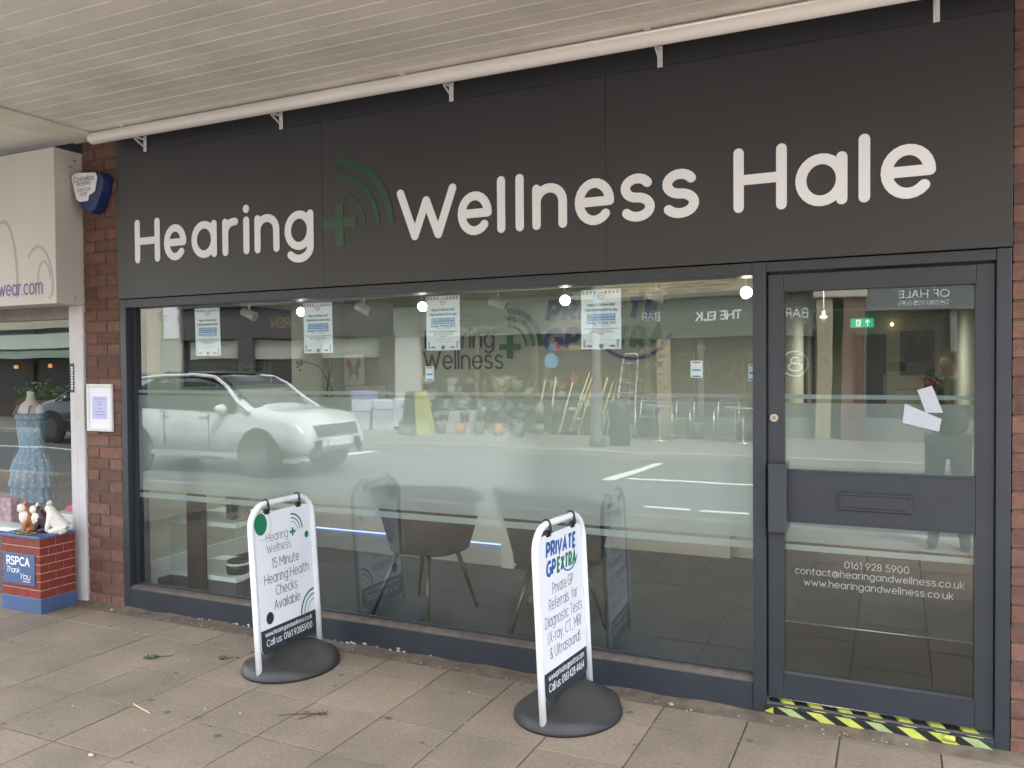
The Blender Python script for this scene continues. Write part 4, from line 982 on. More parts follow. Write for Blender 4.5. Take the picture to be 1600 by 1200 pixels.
for x in (-4.0, -2.2, -.4):  # unseen fill lights added to brighten the desk, chairs and back wall
    t = thing('added_downlight', 'round fill light added on the unseen shop ceiling at %s' % {-4.0: 'the screen side', -2.2: 'the middle', -.4: 'the corridor side'}[x], 'ceiling light', (x, 1.65, 2.32))
    MB().tube((x, 1.65, 2.319), (x, 1.65, 2.312), .09, n=20).build('lens', mat('downlight', (1, 1, 1), .5, emit=(1, .95, .88), estr=1.2), t)
    ld = bpy.data.lights.new('room_fill_lamp', 'SPOT'); ld.energy = 21; ld.color = (1, .95, .88); ld.shadow_soft_size = .09; ld.spot_size = math.radians(160); ld.spot_blend = 1
    lo = bpy.data.objects.new('room_fill_lamp', ld); COL.objects.link(lo); lo.location = (x, 1.65, 2.30)

ld = bpy.data.lights.new('corridor_fill_lamp', 'SPOT'); ld.energy = 30; ld.color = (1, .94, .82); ld.shadow_soft_size = .06; ld.spot_size = math.radians(165); ld.spot_blend = 1  # extra lamp added to lift the dark corridor
lo = bpy.data.objects.new('corridor_fill_lamp', ld); COL.objects.link(lo); lo.location = (-.2, 6.4, 2.29)
t = thing('added_downlight', 'round fill light added on the ceiling along the corridor', 'ceiling light', (-.2, 6.4, 2.32)); MB().tube((-.2, 6.4, 2.3205), (-.2, 6.4, 2.312), .07, n=20).build('lens', MATS['downlight'], t)  # glowing lens made up to go with the added corridor lamp
# chairs
FAB = mat('taupe_upholstery', (.042, .039, .035), .9, nscale=150, namt=.25, bump=.5, bscale=500); LEGM = mat('chair_leg', (.085, .08, .075), .35, metal=.6)
def chair(cx, cy, rz, label, legs):
    t = thing('tub_chair', label, 'chair', (cx, cy, 0), 'grey tub chairs in the window')
    M = Matrix.Translation((cx, cy, 0)) @ Matrix.Rotation(rz, 4, 'Z')
    # shell: curved back panel wrapping the seat; local -y is the back of the chair
    outr = []; n = 13
    def prof(z, k): # half ring radius x,y at height z
        f = (z - .42) / .42
        return (.24 + .13 * f), (.22 + .07 * f)
    mb = MB(); lay = []
    for j in range(7):
        z = .42 + .43 * j / 6; ax_, ay_ = prof(z, j); ring = []
        for side in (1, -1):
            rng = range(n) if side == 1 else range(n - 1, -1, -1)
            for i in rng:
                a = math.radians(-200 + 220 * i / (n - 1)); e = .82
                top = 0
                r = 1.0 if side == 1 else .87
                x_ = ax_ * r * math.copysign(abs(math.cos(a)) ** e, math.cos(a)); y_ = ay_ * r * math.copysign(abs(math.sin(a)) ** e, math.sin(a))
                zz = z if j < 6 else z - .16 * max(0, math.sin(a) + .45)
                ring.append(M @ Vector((x_, y_, min(z, .42 + (zz - .42)))))
        lay.append(ring)
    mb.loft(lay); mb.build('backrest', FAB, t)
    mb = MB(); q_ = []
    for z, s in ((.405, .80), (.42, .95), (.47, .98), (.50, .92)): q_.append([M @ Vector((.235 * s * math.copysign(abs(math.cos(a)) ** .6, math.cos(a)), .225 * s * math.copysign(abs(math.sin(a)) ** .6, math.sin(a)), z)) for a in [2 * PI * k / 24 for k in range(24)]])
    mb.loft(q_); mb.build('seat', FAB, t)
    for (lx_, ly_) in legs:
        top = M @ Vector((0, 0, 0)); tv_ = Vector((cx + (lx_ - cx) * .55, cy + (ly_ - cy) * .55, .41))
        MB().tube(tv_, (lx_, ly_, .005), .017, .0095, n=12).build('leg', LEGM, t)
chair(-2.66, .70, .06, 'grey tub chair whose four legs show between the two signs', [(-2.936, .448), (-2.507, .406), (-2.462, .951), (-2.949, 1.034)])
chair(-1.78, .66, -.25, 'grey tub chair behind the private GP sign', [(-1.975, .40), (-1.56, .86), (-2.03, .90), (-1.60, .42)])
tb_ = thing('side_table', 'low dark table between the tub chairs', 'table', (-2.15, 1.05, 0)); 
MB().lathe([(.24, .70), (.25, .705), (.25, .722), (.24, .727)], (-2.05, 1.25, 0), 30).build('table_top', mat('table_dark', (.05, .048, .045), .4), tb_)
MB().tube((-2.05, 1.25, .02), (-2.05, 1.25, .70), .03).build('column', LEGM, tb_); MB().lathe([(.18, .005), (.17, .018), (.04, .024)], (-2.05, 1.25, 0), 24).build('foot', LEGM, tb_)
# reception desk
rd = thing('reception_desk', 'white reception desk with a blue light strip along its foot', 'desk', (-3.6, 2.2, 0))
DW = mat('desk_white', (.84, .88, .86), .4)
box('front_panel', -4.62, -2.66, 1.93, 1.96, .19, 1.02, DW, rd, .003); box('side_panel', -2.695, -2.6595, 1.961, 2.5, .02, 1.02, DW, rd, .003); box('plinth', -4.62, -2.70, 1.97, 2.0, .005, .16, DW, rd); box('end_foot', -2.76, -2.66, 1.93, 1.9605, .005, .189, DW, rd, .003)
box('worktop', -4.64, -2.64, 1.91, 2.52, 1.021, 1.05, DW, rd, .004)
box('light_strip', -4.6, -2.77, 1.962, 1.968, .172, .183, mat('led_blue', (.2, .3, 1), .5, emit=(.30, .42, 1), estr=.5), rd)
# counter items and small desk sign
t = thing('till_screen', 'grey desk monitor standing on the reception desk', 'monitor', (-4.2, 2.2, 1.05)); box('screen', -4.40, -3.98, 2.2, 2.22, 1.14, 1.40, mat('grey_plastic', (.16, .16, .15), .5), t, .003); box('stand', -4.22, -4.14, 2.18, 2.26, 1.051, 1.14, MATS['grey_plastic'], t)
# orchid
oc_ = thing('orchid', 'orchid in a white vase standing left of the butterfly picture', 'plant', (-4.6, 2.1, 1.05))
MB().lathe([(.035, 0), (.045, .06), (.04, .15), (.035, .16)], (-4.55, 2.1, 1.051), 18).build('vase', WTUBE, oc_)
DKG = mat('orchid_stem', (.035, .05, .02), .6); PET = mat('orchid_petal', (.13, .11, .10), .7)
MB().path([(-4.55, 2.1, 1.2), (-4.53, 2.1, 1.35), (-4.50, 2.1, 1.50), (-4.48, 2.1, 1.62)], .008, 6).build('stem', DKG, oc_)
MB().path([(-4.54, 2.1, 1.3), (-4.50, 2.08, 1.42), (-4.44, 2.05, 1.40), (-4.42, 2.04, 1.33)], .004, 6).build('stem', DKG, oc_)
MB().path([(-4.52, 2.1, 1.45), (-4.62, 2.1, 1.58), (-4.78, 2.1, 1.62), (-4.86, 2.1, 1.56)], .004, 6).build('stem', DKG, oc_)
fm_ = MB()
for k in range(16):
    a = random.choice([(-4.43, 1.34), (-4.80, 1.59), (-4.45, 1.42)]); c = (a[0] + random.uniform(-.04, .04), 2.06, a[1] + random.uniform(-.07, .05))
    fm_.sphere(c, random.uniform(.010, .018), 1, .3, 1, n=6)
fm_.build('flowers', PET, oc_)
# display cabinet
dc = thing('display_cabinet', 'glass display cabinet with white shelves at the left window end', 'cabinet', (-4.3, .7, 0))
XC0, XC1, YC0, YC1 = -4.655, -4.045, .47, .98
SHW = mat('shelf_white', (.80, .84, .84), .35)
def trap(z0, z1, m_, nm):
    MB().prism([(XC0, YC0, z0), (XC1, YC0, z0), (XC1 + .0, YC0 + .06, z0), (XC1 - .12, YC1, z0), (XC0, YC1, z0)], (0, 0, z1 - z0)).build(nm, m_, dc)
trap(.105, .135, SHW, 'shelf'); trap(.475, .505, SHW, 'shelf'); trap(.88, .91, SHW, 'shelf'); trap(.004, .10, mat('cabinet_base', (.10, .11, .11), .3), 'base')
for a, b in (((XC0, YC0 - .003), (XC1, YC0 - .003)), ((XC1 + .003, YC0), (XC1 - .117, YC1)), ((XC0 - .003, YC0), (XC0 - .003, YC1))):
    q = MB(); q.poly([(*a, .136), (*b, .136), (*b, 1.6), (*a, 1.6)]); q.build('glass_side', CLEARG, dc, fix=False)
box('post', -4.43, -4.29, YC0 - .06, YC0 - .012, .004, .95, mat('bronze_post', (.045, .036, .03), .3), dc, .003)
t = thing('speaker_puck', 'round black device with a white band on the lower cabinet shelf', 'device', (-4.13, .60, .136))
MB().lathe([(.075, 0), (.08, .04), (.08, .06)], (-4.15, .60, .1365), 24).build('body', BLK, t); MB().lathe([(.081, .06), (.081, .075)], (-4.15, .60, .1365), 24).build('band', SHW, t); MB().lathe([(.075, .0755), (.075, .09), (.05, .1)], (-4.15, .60, .1365), 24).build('cap', BLK, t)
for i, (x, y_, wd, h, col) in enumerate(((-4.22, .62, .05, .17, (.2, .17, .2)), (-4.15, .66, .07, .20, (.25, .2, .22)), (-4.09, .60, .04, .10, (.4, .38, .33)))):
    o = MB().box(x - wd / 2, x + wd / 2, y_ - .03, y_ + .03, .506, .506 + h).build('leaflet_box', mat('leaflet_%d' % i, col, .5, nscale=40, namt=.3), bevel=.003)
    setp(o, ('tall narrow', 'widest', 'smallest pale')[i] + ' product box on the upper cabinet shelf', 'box', 'product boxes in the display cabinet')
# corridor things
es = thing('exit_sign', 'green running man exit sign with an up arrow', 'exit sign', (-.43, 8.3, 2.1))
EG = mat('exit_green', (.02, .38, .20), .5, emit=(.03, .5, .27), estr=.15)
box('panel', -.56, -.27, 8.28, 8.30, 2.055, 2.175, EG, es, .003)
EW = mat('exit_white', (.8, .9, .85), .5, emit=(.7, 1, .85), estr=.18)
mb = MB(); T = lambda a, b, z: Vector((a, 8.279 - z, b))
ribbon(mb, [(-.345, 2.075), (-.345, 2.15)], .012, T, .001); ribbon(mb, [(-.37, 2.125), (-.345, 2.155), (-.32, 2.125)], .012, T, .0012)
mb.poly([T(-.49, 2.07, .0005), T(-.43, 2.07, .0005), T(-.43, 2.16, .0005), T(-.49, 2.16, .0005)])
mb.build('pictogram', EW, es, fix=False)
mb = MB(); ribbon(mb, [(-.475, 2.08), (-.465, 2.105), (-.455, 2.125), (-.478, 2.125)], .010, T, .0015); ribbon(mb, [(-.46, 2.12), (-.45, 2.10), (-.44, 2.085)], .009, T, .0017); disc_print(mb, T, -.452, 2.143, .008, .008, .0015); mb.build('running_figure', EG, es, fix=False)
MB().tube((-.41, 8.29, 2.176), (-.41, 8.29, 2.32), .006, n=6).build('hanger', SPW, es)
dd_ = thing('inner_door', 'dark open doorway at the end of the corridor', 'door', (-.33, 8.49, 0))
box('leaf', -.50, -.12, 8.47, 8.499, .005, 1.96, mat('inner_dark', (.018, .02, .026), .5), dd_); box('jamb', -.53, -.501, 8.44, 8.4995, .005, 1.99, mat('jamb_blue', (.05, .065, .09), .5), dd_)
box('notice', -.155, -.125, 8.462, 8.469, 1.15, 1.42, mat('grey_note', (.2, .21, .19), .6), dd_)
pc = thing('portrait_picture', 'dark portrait picture of two figures on the end wall', 'picture', (.26, 8.49, 1.7))
box('canvas', .05, .46, 8.475, 8.499, 1.41, 2.0, mat('canvas_dark', (.075, .06, .055), .5, nscale=6, namt=.5), pc, .003)
CD = mat('canvas_shape', (.03, .022, .022), .6); CD2 = mat('canvas_grey', (.13, .14, .15), .6, nscale=15, namt=.3)
for cx, cz in ((.17, 1.86), (.33, 1.84)):
    q = MB(); T2 = lambda a, b, z: Vector((a, 8.4742 - z, b)); disc_print(q, T2, cx, cz, .05, .075, .001); disc_print(q, T2, cx + .01, cz - .17, .09, .11, .0005); q.build('painted_figure', CD, pc, fix=False)
q = MB(); q.poly([T2(.06, 1.55, 0), T2(.2, 1.55, 0), T2(.19, 1.68, 0), T2(.06, 1.62, 0)]); q.build('painted_patch', CD2, pc, fix=False)
sw = thing('side_board', 'dark sideboard under the portrait', 'sideboard', (.1, 8.3, 0)); box('body', -.02, .48, 8.1, 8.46, .005, 1.22, mat('side_sage', (.22, .23, .18), .7), sw, .005)
vp = thing('pot_plant', 'dark leafy plant in a red pot on the sideboard', 'plant', (.4, 8.2, 1.22))
MB().lathe([(.06, 0), (.08, .12)], (.40, 8.25, 1.221), 14).build('pot', mat('red_pot', (.25, .03, .06), .5), vp)
q = MB()
for k in range(40):
    a = random.uniform(0, 2 * PI); r = random.uniform(0, .09); z = 1.35 + random.uniform(0, .13); c = Vector((.40 + r * math.cos(a), 8.25 + r * math.sin(a), z)); e = Vector((random.uniform(-.03, .03), random.uniform(-.03, .03), .03)); f = Vector((random.uniform(-.02, .02), .02, random.uniform(-.02, .02)))
    q.poly([c - e, c + f, c + e, c - f])
q.build('foliage', mat('dark_leaf', (.03, .045, .025), .6), vp, fix=False)
ss = thing('smoke_detector', 'white ceiling sensor hanging inside above the door', 'sensor', (-.45, 2, 1.9))
MB().lathe([(.010, .065), (.010, .035), (.024, .032), (.025, .018), (.016, .008), (.007, -.006), (.002, -.009)], (-.43, 2.0, 1.84), 18).build('body', WTUBE, ss, smooth=True); MB().tube((-.43, 2, 1.905), (-.43, 2, 2.32), .004, n=8).build('stem', SPW, ss)
lp = thing('ceiling_spot', 'small warm lit downlight at the far end of the corridor', 'ceiling light', (-.05, 7.5, 2.1))
MB().sphere((-.05, 8.40, 2.09), .022, n=10).build('lamp', mat('warm_lamp', (1, .8, .5), .5, emit=(1, .75, .4), estr=1.5), lp); MB().tube((-.05, 8.40, 2.11), (-.05, 8.40, 2.32), .005, n=6).build('stem', SPW, lp)
for yy, hh, lb in ((6.9, 2.0, 'nearest'), (8.05, 1.95, 'farther')):
    t = thing('corridor_door', lb + ' dark framed opening in the left corridor wall', 'door', (-1.0, yy, 0)); box('frame', -1.019, -.99, yy - .08, yy + .12, .005, 2.05, mat('dark_frame', (.05, .045, .04), .5), t, .003)
dm = thing('door_mat', 'dark entrance mat with a metal edge inside the door', 'door mat', (0, .8, 0))
box('mat', -.60, .60, .15, 1.385, .0045, .012, mat('coir_mat', (.014, .013, .012), .97, nscale=150, namt=.5, bump=.9, bscale=300, detail=2), dm)
box('edge_strip', -.61, .61, 1.386, 1.40, .0045, .014, CHROME, dm); box('edge_strip', -.615, -.601, .15, 1.3855, .0045, .014, CHROME, dm)
rc = thing('display_stand', 'cream stand behind the counter', 'stand', (-3, 2.7, 0))
box('panel', -2.5, -1.2, 2.93, 2.985, .006, .9, mat('cream_panel', (.45, .45, .40), .7), rc)
for i, (x, z, s, lb) in enumerate(((-2.302, 1.481, .052, 'small white notice below the third poster'), (-.868, 1.497, .056, 'small white notice on the glass among plant reflections'), (-.606, 1.482, .03, 'narrow white notice at the right edge of the window'))):
    poster(x, z, s, .079, lb, 'notice', group='small notices on the window', small=True)

# ================================================================== ACROSS THE STREET (seen as reflections)
FY = -14.5
CSTONE = mat('cream_stone', (.50, .46, .36), .85, nscale=3, namt=.12, stains=.12); SAGEP = mat('sage_paint', (.075, .068, .066), .6, nscale=2, namt=.08); GREYF = mat('grey_green_fascia', (.13, .135, .115), .6)
CREAMF = mat('cream_fascia', (.40, .40, .34), .6, nscale=1, namt=.06); SHOPDK = mat('shop_dark', (.045, .042, .036), .35); YBRK = mat('buff_brick_row', (.40, .33, .21), .85, nscale=3.5, namt=.6)
BRWN = mat('brown_timber', (.16, .10, .07), .7, nscale=6, namt=.3); HGREY = mat('hale_fascia', (.15, .16, .17), .6); GWIN = mat('street_window', (.05, .055, .05), .1)
GOLDP = mat('gold_print', (.55, .42, .18), .6); LWHT = mat('letter_white', (.78, .78, .74), .5)
def upper(t, x0, x1, z0, m_):
    box('upper_wall', x0, x1, FY - 5, FY - .05, z0, 6.4, m_, t)
    n = max(1, int((x1 - x0) / 2.4)); st = (x1 - x0) / n
    for i in range(n):
        cx = x0 + st * (i + .5)
        w_ = box('window', cx - .5, cx + .5, FY - .049, FY - .01, z0 + 1.0, z0 + 2.3, WHITE, t); box('pane', cx - .43, cx + .43, FY - .009, FY + .0, z0 + 1.07, z0 + 2.23, GWIN, w_)
    bk = MB(); random.seed(3)
    for r in range(14):
        for k in range(int((x1 - x0) / .24)):
            if random.random() < .85: bk.box(x0 + k * .24 + (r % 2) * .12, min(x0 + k * .24 + (r % 2) * .12 + .228, x1), FY - .05, FY - .04 + random.uniform(0, .01), z0 + .02 + r * .077, z0 + .086 + r * .077)
    setp(bk.build('brick_courses', YBRK, t), kind='stuff')
def shopf(t, x0, x1, zf0, zf1, fm, framem, glassm=SHOPDK, mull=2):
    box('fascia', x0, x1, FY, FY + .18, zf0, zf1, fm, t, .01); box('cornice', x0, x1, FY, FY + .32, zf1 + .002, zf1 + .10, fm, t, .01)
    box('stall_riser', x0, x1, FY, FY + .08, 0, .45, framem, t); box('window', x0, x1, FY - .02, FY + .02, .45, zf0 - .001, glassm, t)
    n = mull + 1
    for i in range(n + 1):
        cx = x0 + (x1 - x0) * i / n; box('mullion', max(cx - .06, x0), min(cx + .06, x1), FY + .021, FY + .11, .451, zf0 - .002, framem, t)
    box('back', x0, x1, FY - 5, FY - .1, 0, zf1, DARK, t)
t = thing('cafe_building', 'cream stone cafe across the street with a pale green awning', 'building', (-27, FY, 0))
shopf(t, -36, -21.4, 2.95, 3.5, CSTONE, BRWN, mull=5); upper(t, -36, -21.4, 3.61, CSTONE)
aw = thing('awning', 'pale green canvas awning over the cafe front', 'awning', (-26, FY + .8, 2.4)); AWM = mat('awning_green', (.30, .37, .30), .8, nscale=1, namt=.05)
MB().prism([(-31, FY + .2, 2.78), (-31, FY + 1.5, 2.22), (-31, FY + 1.5, 2.19), (-31, FY + .2, 2.75)], (9.0, 0, 0)).build('canvas', AWM, aw); box('valance', -31, -22, FY + 1.49, FY + 1.505, 1.94, 2.185, AWM, aw); box('front_bar', -31, -22, FY + 1.48, FY + 1.52, 2.186, 2.23, DARK, aw)
for i in range(5): MB().tube((-22.3 - i * 2, FY + .2, 2.0), (-22.3 - i * 2, FY + 1.48, 2.19), .02, n=6).build('arm', DARK, aw)
for x in (-23.4, -25.2, -27): 
    t = thing('wall_lantern', 'orange lit wall lantern, ' + {-23.4: 'nearest the stone pilaster', -25.2: 'middle of the cafe front', -27: 'furthest from the stone pilaster'}[x], 'lamp', (x, FY + .15, 1.7), 'cafe lanterns'); MB().box(x - .06, x + .06, FY + .12, FY + .2, 1.64, 1.76).build('glow', mat('lantern_glow', (1, .5, .2), .5, emit=(1, .42, .12), estr=1.2), t)
def planter(x, y_, wd, h, label):
    t = thing('planter', label, 'planter', (x, y_, 0)); box('trough', x - wd / 2, x + wd / 2, y_ - .2, y_ + .2, 0, h, mat('planter_wood', (.12, .08, .07), .8, nscale=10, namt=.3), t, .01)
    q = MB()
    for k in range(500):
        c = Vector((x + random.uniform(-wd / 2 - .1, wd / 2 + .1), y_ + random.gauss(0, .14), h + abs(random.gauss(0, .2)))); e = Vector((random.uniform(-.06, .06), random.uniform(-.06, .06), random.uniform(-.04, .06))); f = Vector((random.uniform(-.03, .03), random.uniform(-.03, .03), .02))
        q.poly([c - e, c + f, c + e, c - f])
    q.build('foliage', mat('planter_leaf', (.06, .11, .035), .6, nscale=8, namt=.4), t, fix=False)
planter(-21.6, -11.4, 1.6, .75, 'wooden planter full of green shrubs outside the cafe')
planter(-25.5, -11.6, 1.4, .75, 'wooden planter with bushy leaves further along the cafe')
t = thing('stone_building', 'cream stone building with a wide pilaster beside the cafe', 'building', (-20, FY, 0))
box('pilaster', -21.39, -20.4, FY - 5, FY + .3, 0, 6.4, CSTONE, t); box('wall', -20.39, -19.45, FY - 5, FY + .1, 0, 6.4, mat('grey_render', (.36, .37, .33), .8), t); box('window', -20.25, -19.6, FY + .101, FY + .13, 2.5, 4.6, WHITE, t)
t = thing('sage_shop', 'dark sage timber shop across the street with a gold name', 'building', (-15.5, FY, 0))
shopf(t, -19.44, -11.95, 2.42, 3.35, SAGEP, SAGEP, mull=2); upper(t, -19.44, -11.95, 3.46, CSTONE)
text('lettering', 'KAREN', (-14.85, FY + .185, 2.74), XL, UP, .25, mat('dull_gold', (.24, .19, .10), .6), t, .16)
for a, b in ((-19.2, -17.2), (-16.8, -14.7), (-14.3, -12.3)): box('roller_blind', a, b, FY + .025, FY + .06, 1.85, 2.40, CREAMF, t)
for a in (-16.9, -14.5, -12.1): box('pilaster', a - .25, a + .25, FY + .112, FY + .26, .0, 2.415, SAGEP, t, .02)
t = thing('hardware_shop', 'cream fascia hardware shop across the street with a dark window', 'building', (-9, FY, 0))
box('white_pillar', -11.94, -11.1, FY - .5, FY + .22, 0, 2.34, mat('pillar_white', (.55, .55, .50), .7), t); shopf(t, -11.095, -6.3, 2.35, 3.12, CREAMF, mat('hardware_frame', (.11, .105, .09), .6), mull=2); box('fascia', -11.94, -11.1, FY, FY + .18, 2.35, 3.12, CREAMF, t); upper(t, -11.94, -6.3, 3.23, YBRK)
box('ledge', -11.94, -6.9, FY + .1, FY + .75, 3.24, 3.30, mat('pale_ledge', (.75, .74, .66), .5), t); box('gutter', -11.94, -6.3, FY + .1, FY + .3, 3.34, 3.42, mat('pale_ledge', (.75, .74, .66), .5), t)
box('ledge', -11.94, -6.9, FY + .1, FY + .75, 3.24, 3.30, mat('pale_ledge', (.75, .74, .66), .5), t); box('gutter', -11.94, -6.3, FY + .1, FY + .3, 3.34, 3.42, mat('pale_ledge', (.75, .74, .66), .5), t)
PG = mat('fascia_grey_text', (.03, .03, .028), .6)
text('lettering', 'VIKING', (-7.95, FY + .185, 2.60), XL, UP, .27, PG, t, .13, width=1.95); text('lettering', '0161 928 4200', (-8.3, FY + .185, 2.43), XL, UP, .085, PG, t, .16, width=1.1); text('lettering', 'HARDWARE', (-10.1, FY + .185, 2.43), XL, UP, .085, PG, t, .16, width=1.1)
text('lettering', 'Balloons', (-6.75, FY + .03, 1.98), XL, UP, .13, GOLDP, t, .16, width=.62)
for x, c in ((-7.52, (.2, .4, .55)), (-7.44, (.5, .35, .25)), (-7.36, (.5, .05, .08))): q = MB(); disc_print(q, lambda a, b, z: Vector((a, FY + .03 - x * .0005, b)), x, 2.04, .07, .09, 0); q.build('balloon_print', mat('balloon%d' % int(-x * 100), c, .5), t, fix=False)
q = MB(); disc_print(q, lambda a, b, z: Vector((a, FY + .032, b)), -7.52, 1.72, .17, .19, 0); q.build('round_sticker', mat('sticker_blue', (.16, .42, .62), .5), t, fix=False)
t = thing('bar_building', 'grey green fronted bar across the street with white lettering', 'building', (-4, FY, 0))
shopf(t, -6.295, -1.5, 2.18, 3.05, GREYF, mat('bar_frame', (.16, .17, .14), .6), mull=3); upper(t, -6.295, -1.5, 3.16, YBRK)
box('timber_post', -4.85, -4.55, FY + .12, FY + .3, 0, 2.17, mat('pale_timber', (.42, .33, .22), .8), t)
text('lettering', 'BAR', (-4.80, FY + .185, 2.60), XL, UP, .165, LWHT, t, .13, width=.42); text('lettering', 'THE ELK', (-3.05, FY + .185, 2.55), XL, UP, .165, LWHT, t, .24, width=.92); text('lettering', 'BAR', (-1.66, FY + .185, 2.55), XL, UP, .165, LWHT, t, .13, width=.42)
arc_print('emblem_ring', (-1.95, FY + .03, 1.62), XL, UP, .26, .02, 0, 360, LWHT, t, .01); q = MB(); ribbon(q, A(-1.95, 1.68, .08, .07, 40, 330), .02, lambda a, b, z: Vector((a, FY + .045, b)), 0); ribbon(q, A(-1.95, 1.55, .13, .08, 90, 420), .02, lambda a, b, z: Vector((a, FY + .046, b)), 0); q.build('emblem', LWHT, t, fix=False)
t = thing('brick_column', 'weathered brick and timber column between bar and grey shop', 'column', (-1, FY, 0))
box('shaft', -1.495, -1.20, FY - 5, FY + .25, 0, 2.9, mat('pale_column', (.36, .31, .22), .85, nscale=8, namt=.25), t, .01); box('shaft', -1.0, -.60, FY - 5, FY + .25, 0, 2.9, mat('brown_column', (.17, .10, .075), .85, nscale=8, namt=.3), t, .01); box('gap', -1.199, -1.001, FY - 5, FY + .0, 0, 2.9, DARK, t); box('capital', -1.55, -.55, FY - .1, FY + .32, 2.902, 3.35, CSTONE, t, .03); box('upper', -1.495, -.6, FY - 5, FY - .05, 3.352, 6.4, YBRK, t)
t = thing('grey_fascia_shop', 'grey fascia shop across the street at the right with white name', 'building', (4, FY, 0))
shopf(t, -.595, 9, 2.62, 3.35, HGREY, mat('grey_frame', (.17, .17, .16), .6), mull=5); upper(t, -.595, 9, 3.46, CSTONE)
text('lettering', 'OF HALE', (.93, FY + .185, 2.875), XL, UP, .14, LWHT, t, .15, width=.88); text('lettering', 'Tel 0161 928 0091', (.93, FY + .185, 2.715), XL, UP, .09, LWHT, t, .13, width=.88)
for x0, x1, c, lb in ((-60, -36, CSTONE, 'plain cream terrace further down the street'), (9, 30, YBRK, 'plain brick terrace further up the street')):
    t = thing('terrace', lb, 'building', (x0, FY, 0)); shopf(t, x0, x1, 2.6, 3.3, SAGEP, BRWN, mull=8); upper(t, x0, x1, 3.41, c)

# lamp post
t = thing('lamp_post', 'grey steel lamp post on the far pavement', 'lamp post', (-5.27, -11.3, 0)); LPM = mat('post_grey', (.13, .14, .135), .6)
MB().lathe([(.17, 0), (.16, .15), (.12, .25), (.12, 1.1), (.085, 1.15), (.075, 6.0)], (-5.27, -11.3, 0), 16).build('pole', LPM, t); MB().tube((-5.27, -11.3, 5.9), (-5.27, -10.0, 6.2), .05).build('arm', LPM, t); box('lantern', -5.4, -5.14, -10.3, -9.7, 6.14, 6.26, LPM, t, .02)
bn = thing('bin', 'dark street bin beside the lamp post', 'bin', (-4.9, -11.7, 0)); MB().lathe([(.20, 0), (.20, .75), (.15, .85), (.02, .9)], (-4.95, -11.75, 0), 16).build('body', mat('bin_dark', (.05, .055, .055), .5), bn)

# goods outside the hardware shop
WOODH = mat('broom_handle', (.62, .50, .27), .6); BRH = mat('bristle', (.35, .26, .12), .9)
for i, (xa, xb, z) in enumerate(((-7.27, -7.34, 1.30), (-7.04, -6.94, 1.15), (-6.81, -6.50, 1.42), (-6.78, -6.32, 1.55), (-6.60, -6.28, 1.5), (-6.30, -6.18, .95), (-6.25, -6.05, 1.3), (-6.1, -5.92, 1.2), (-6.05, -5.85, 1.0), (-7.6, -7.62, 1.2))):
    t = thing('broom', ['short broom nearest the round blue sticker', 'short steep broom with pale handle', 'long slanting broom left of the lamp post', 'longest broom leaning hard over', 'tall broom behind the longest one', 'shortest broom just right of the lamp post', 'broom leaning beside the step ladders', 'steep broom touching the ladder', 'low broom under the ladder hoop', 'upright broom at the far end of the row'][i] + ' by the hardware shop', 'broom', (xa, FY + .6, 0), 'brooms by the hardware shop')
    MB().tube((xa, FY + .75, .06), (xb, FY + .15, z), .018, n=8).build('handle', WOODH, t); box('head', xa - .19, xa + .19, FY + .70, FY + .80, .0, .07, BRH, t)
def ladder(x, h, lb, c=(.55, .52, .5)):
    t = thing('step_ladder', lb, 'ladder', (x, FY + .5, 0)); L_ = mat('ladder_alu', c, .4, metal=.5)
    for sx in (-.2, .2): MB().tube((x + sx * 1.15, FY + .9, 0), (x + sx * .8, FY + .35, h), .02, n=8).build('rail', L_, t)
    MB().path([(x - .16, FY + .35, h), (x - .13, FY + .33, h + .1), (x + .13, FY + .33, h + .1), (x + .16, FY + .35, h)], .018, 6).build('hoop', L_, t)
    n = int(h / .25)
    for k in range(1, n + 1): z = h * k / (n + .5); yy = FY + .9 - .55 * z / h; box('tread', x - .2 * (1.15 - .35 * z / h), x + .2 * (1.15 - .35 * z / h), yy - .06, yy + .06, z, z + .025, L_, t)
ladder(-5.62, 1.15, 'short aluminium step ladder beside the brooms'); ladder(-5.45, 1.75, 'tall aluminium step ladder behind the short one')
def bucket(x, y_, z, r, h, c, lb):
    t = thing('bucket', lb, 'bucket', (x, y_, z), 'buckets and pots outside the hardware shop'); MB().lathe([(r * .75, 0), (r, h), (r * .92, h), (r * .7, .02)], (x, y_, z), 16).build('tub', mat('bucket_%d%d%d' % tuple(int(v * 99) for v in c), c, .5), t); MB().path([(x + r * math.cos(a), y_, z + h + r * .6 * math.sin(a)) for a in [PI * k / 8 for k in range(9)]], .008, 5).build('handle', CHROME, t)
cols = [((.55, .58, .60), 'pale grey'), ((.45, .2, .1), 'terracotta'), ((.45, .06, .05), 'red'), ((.12, .25, .12), 'green'), ((.08, .09, .1), 'black'), ((.5, .42, .2), 'mustard')]
ORD = 'first second third fourth fifth sixth seventh eighth ninth tenth eleventh twelfth thirteenth fourteenth fifteenth sixteenth seventeenth eighteenth nineteenth twentieth last-but-one last'.split()
for k in range(22):
    x = -11.0 + k * .17; c, nm = cols[k * 5 % 6]
    bucket(x, FY + 1.0 + (k % 3) * .35, 0, .13, .26, c, nm + ' bucket, ' + ORD[k] + ' in the row from the white pillar')
    if k % 2: bucket(x, FY + .9 + (k % 3) * .3, .27, .12, .24, cols[(k * 3 + 1) % 6][0], cols[(k * 3 + 1) % 6][1] + ' pot stacked on the ' + ORD[k] + ' bucket from the white pillar')
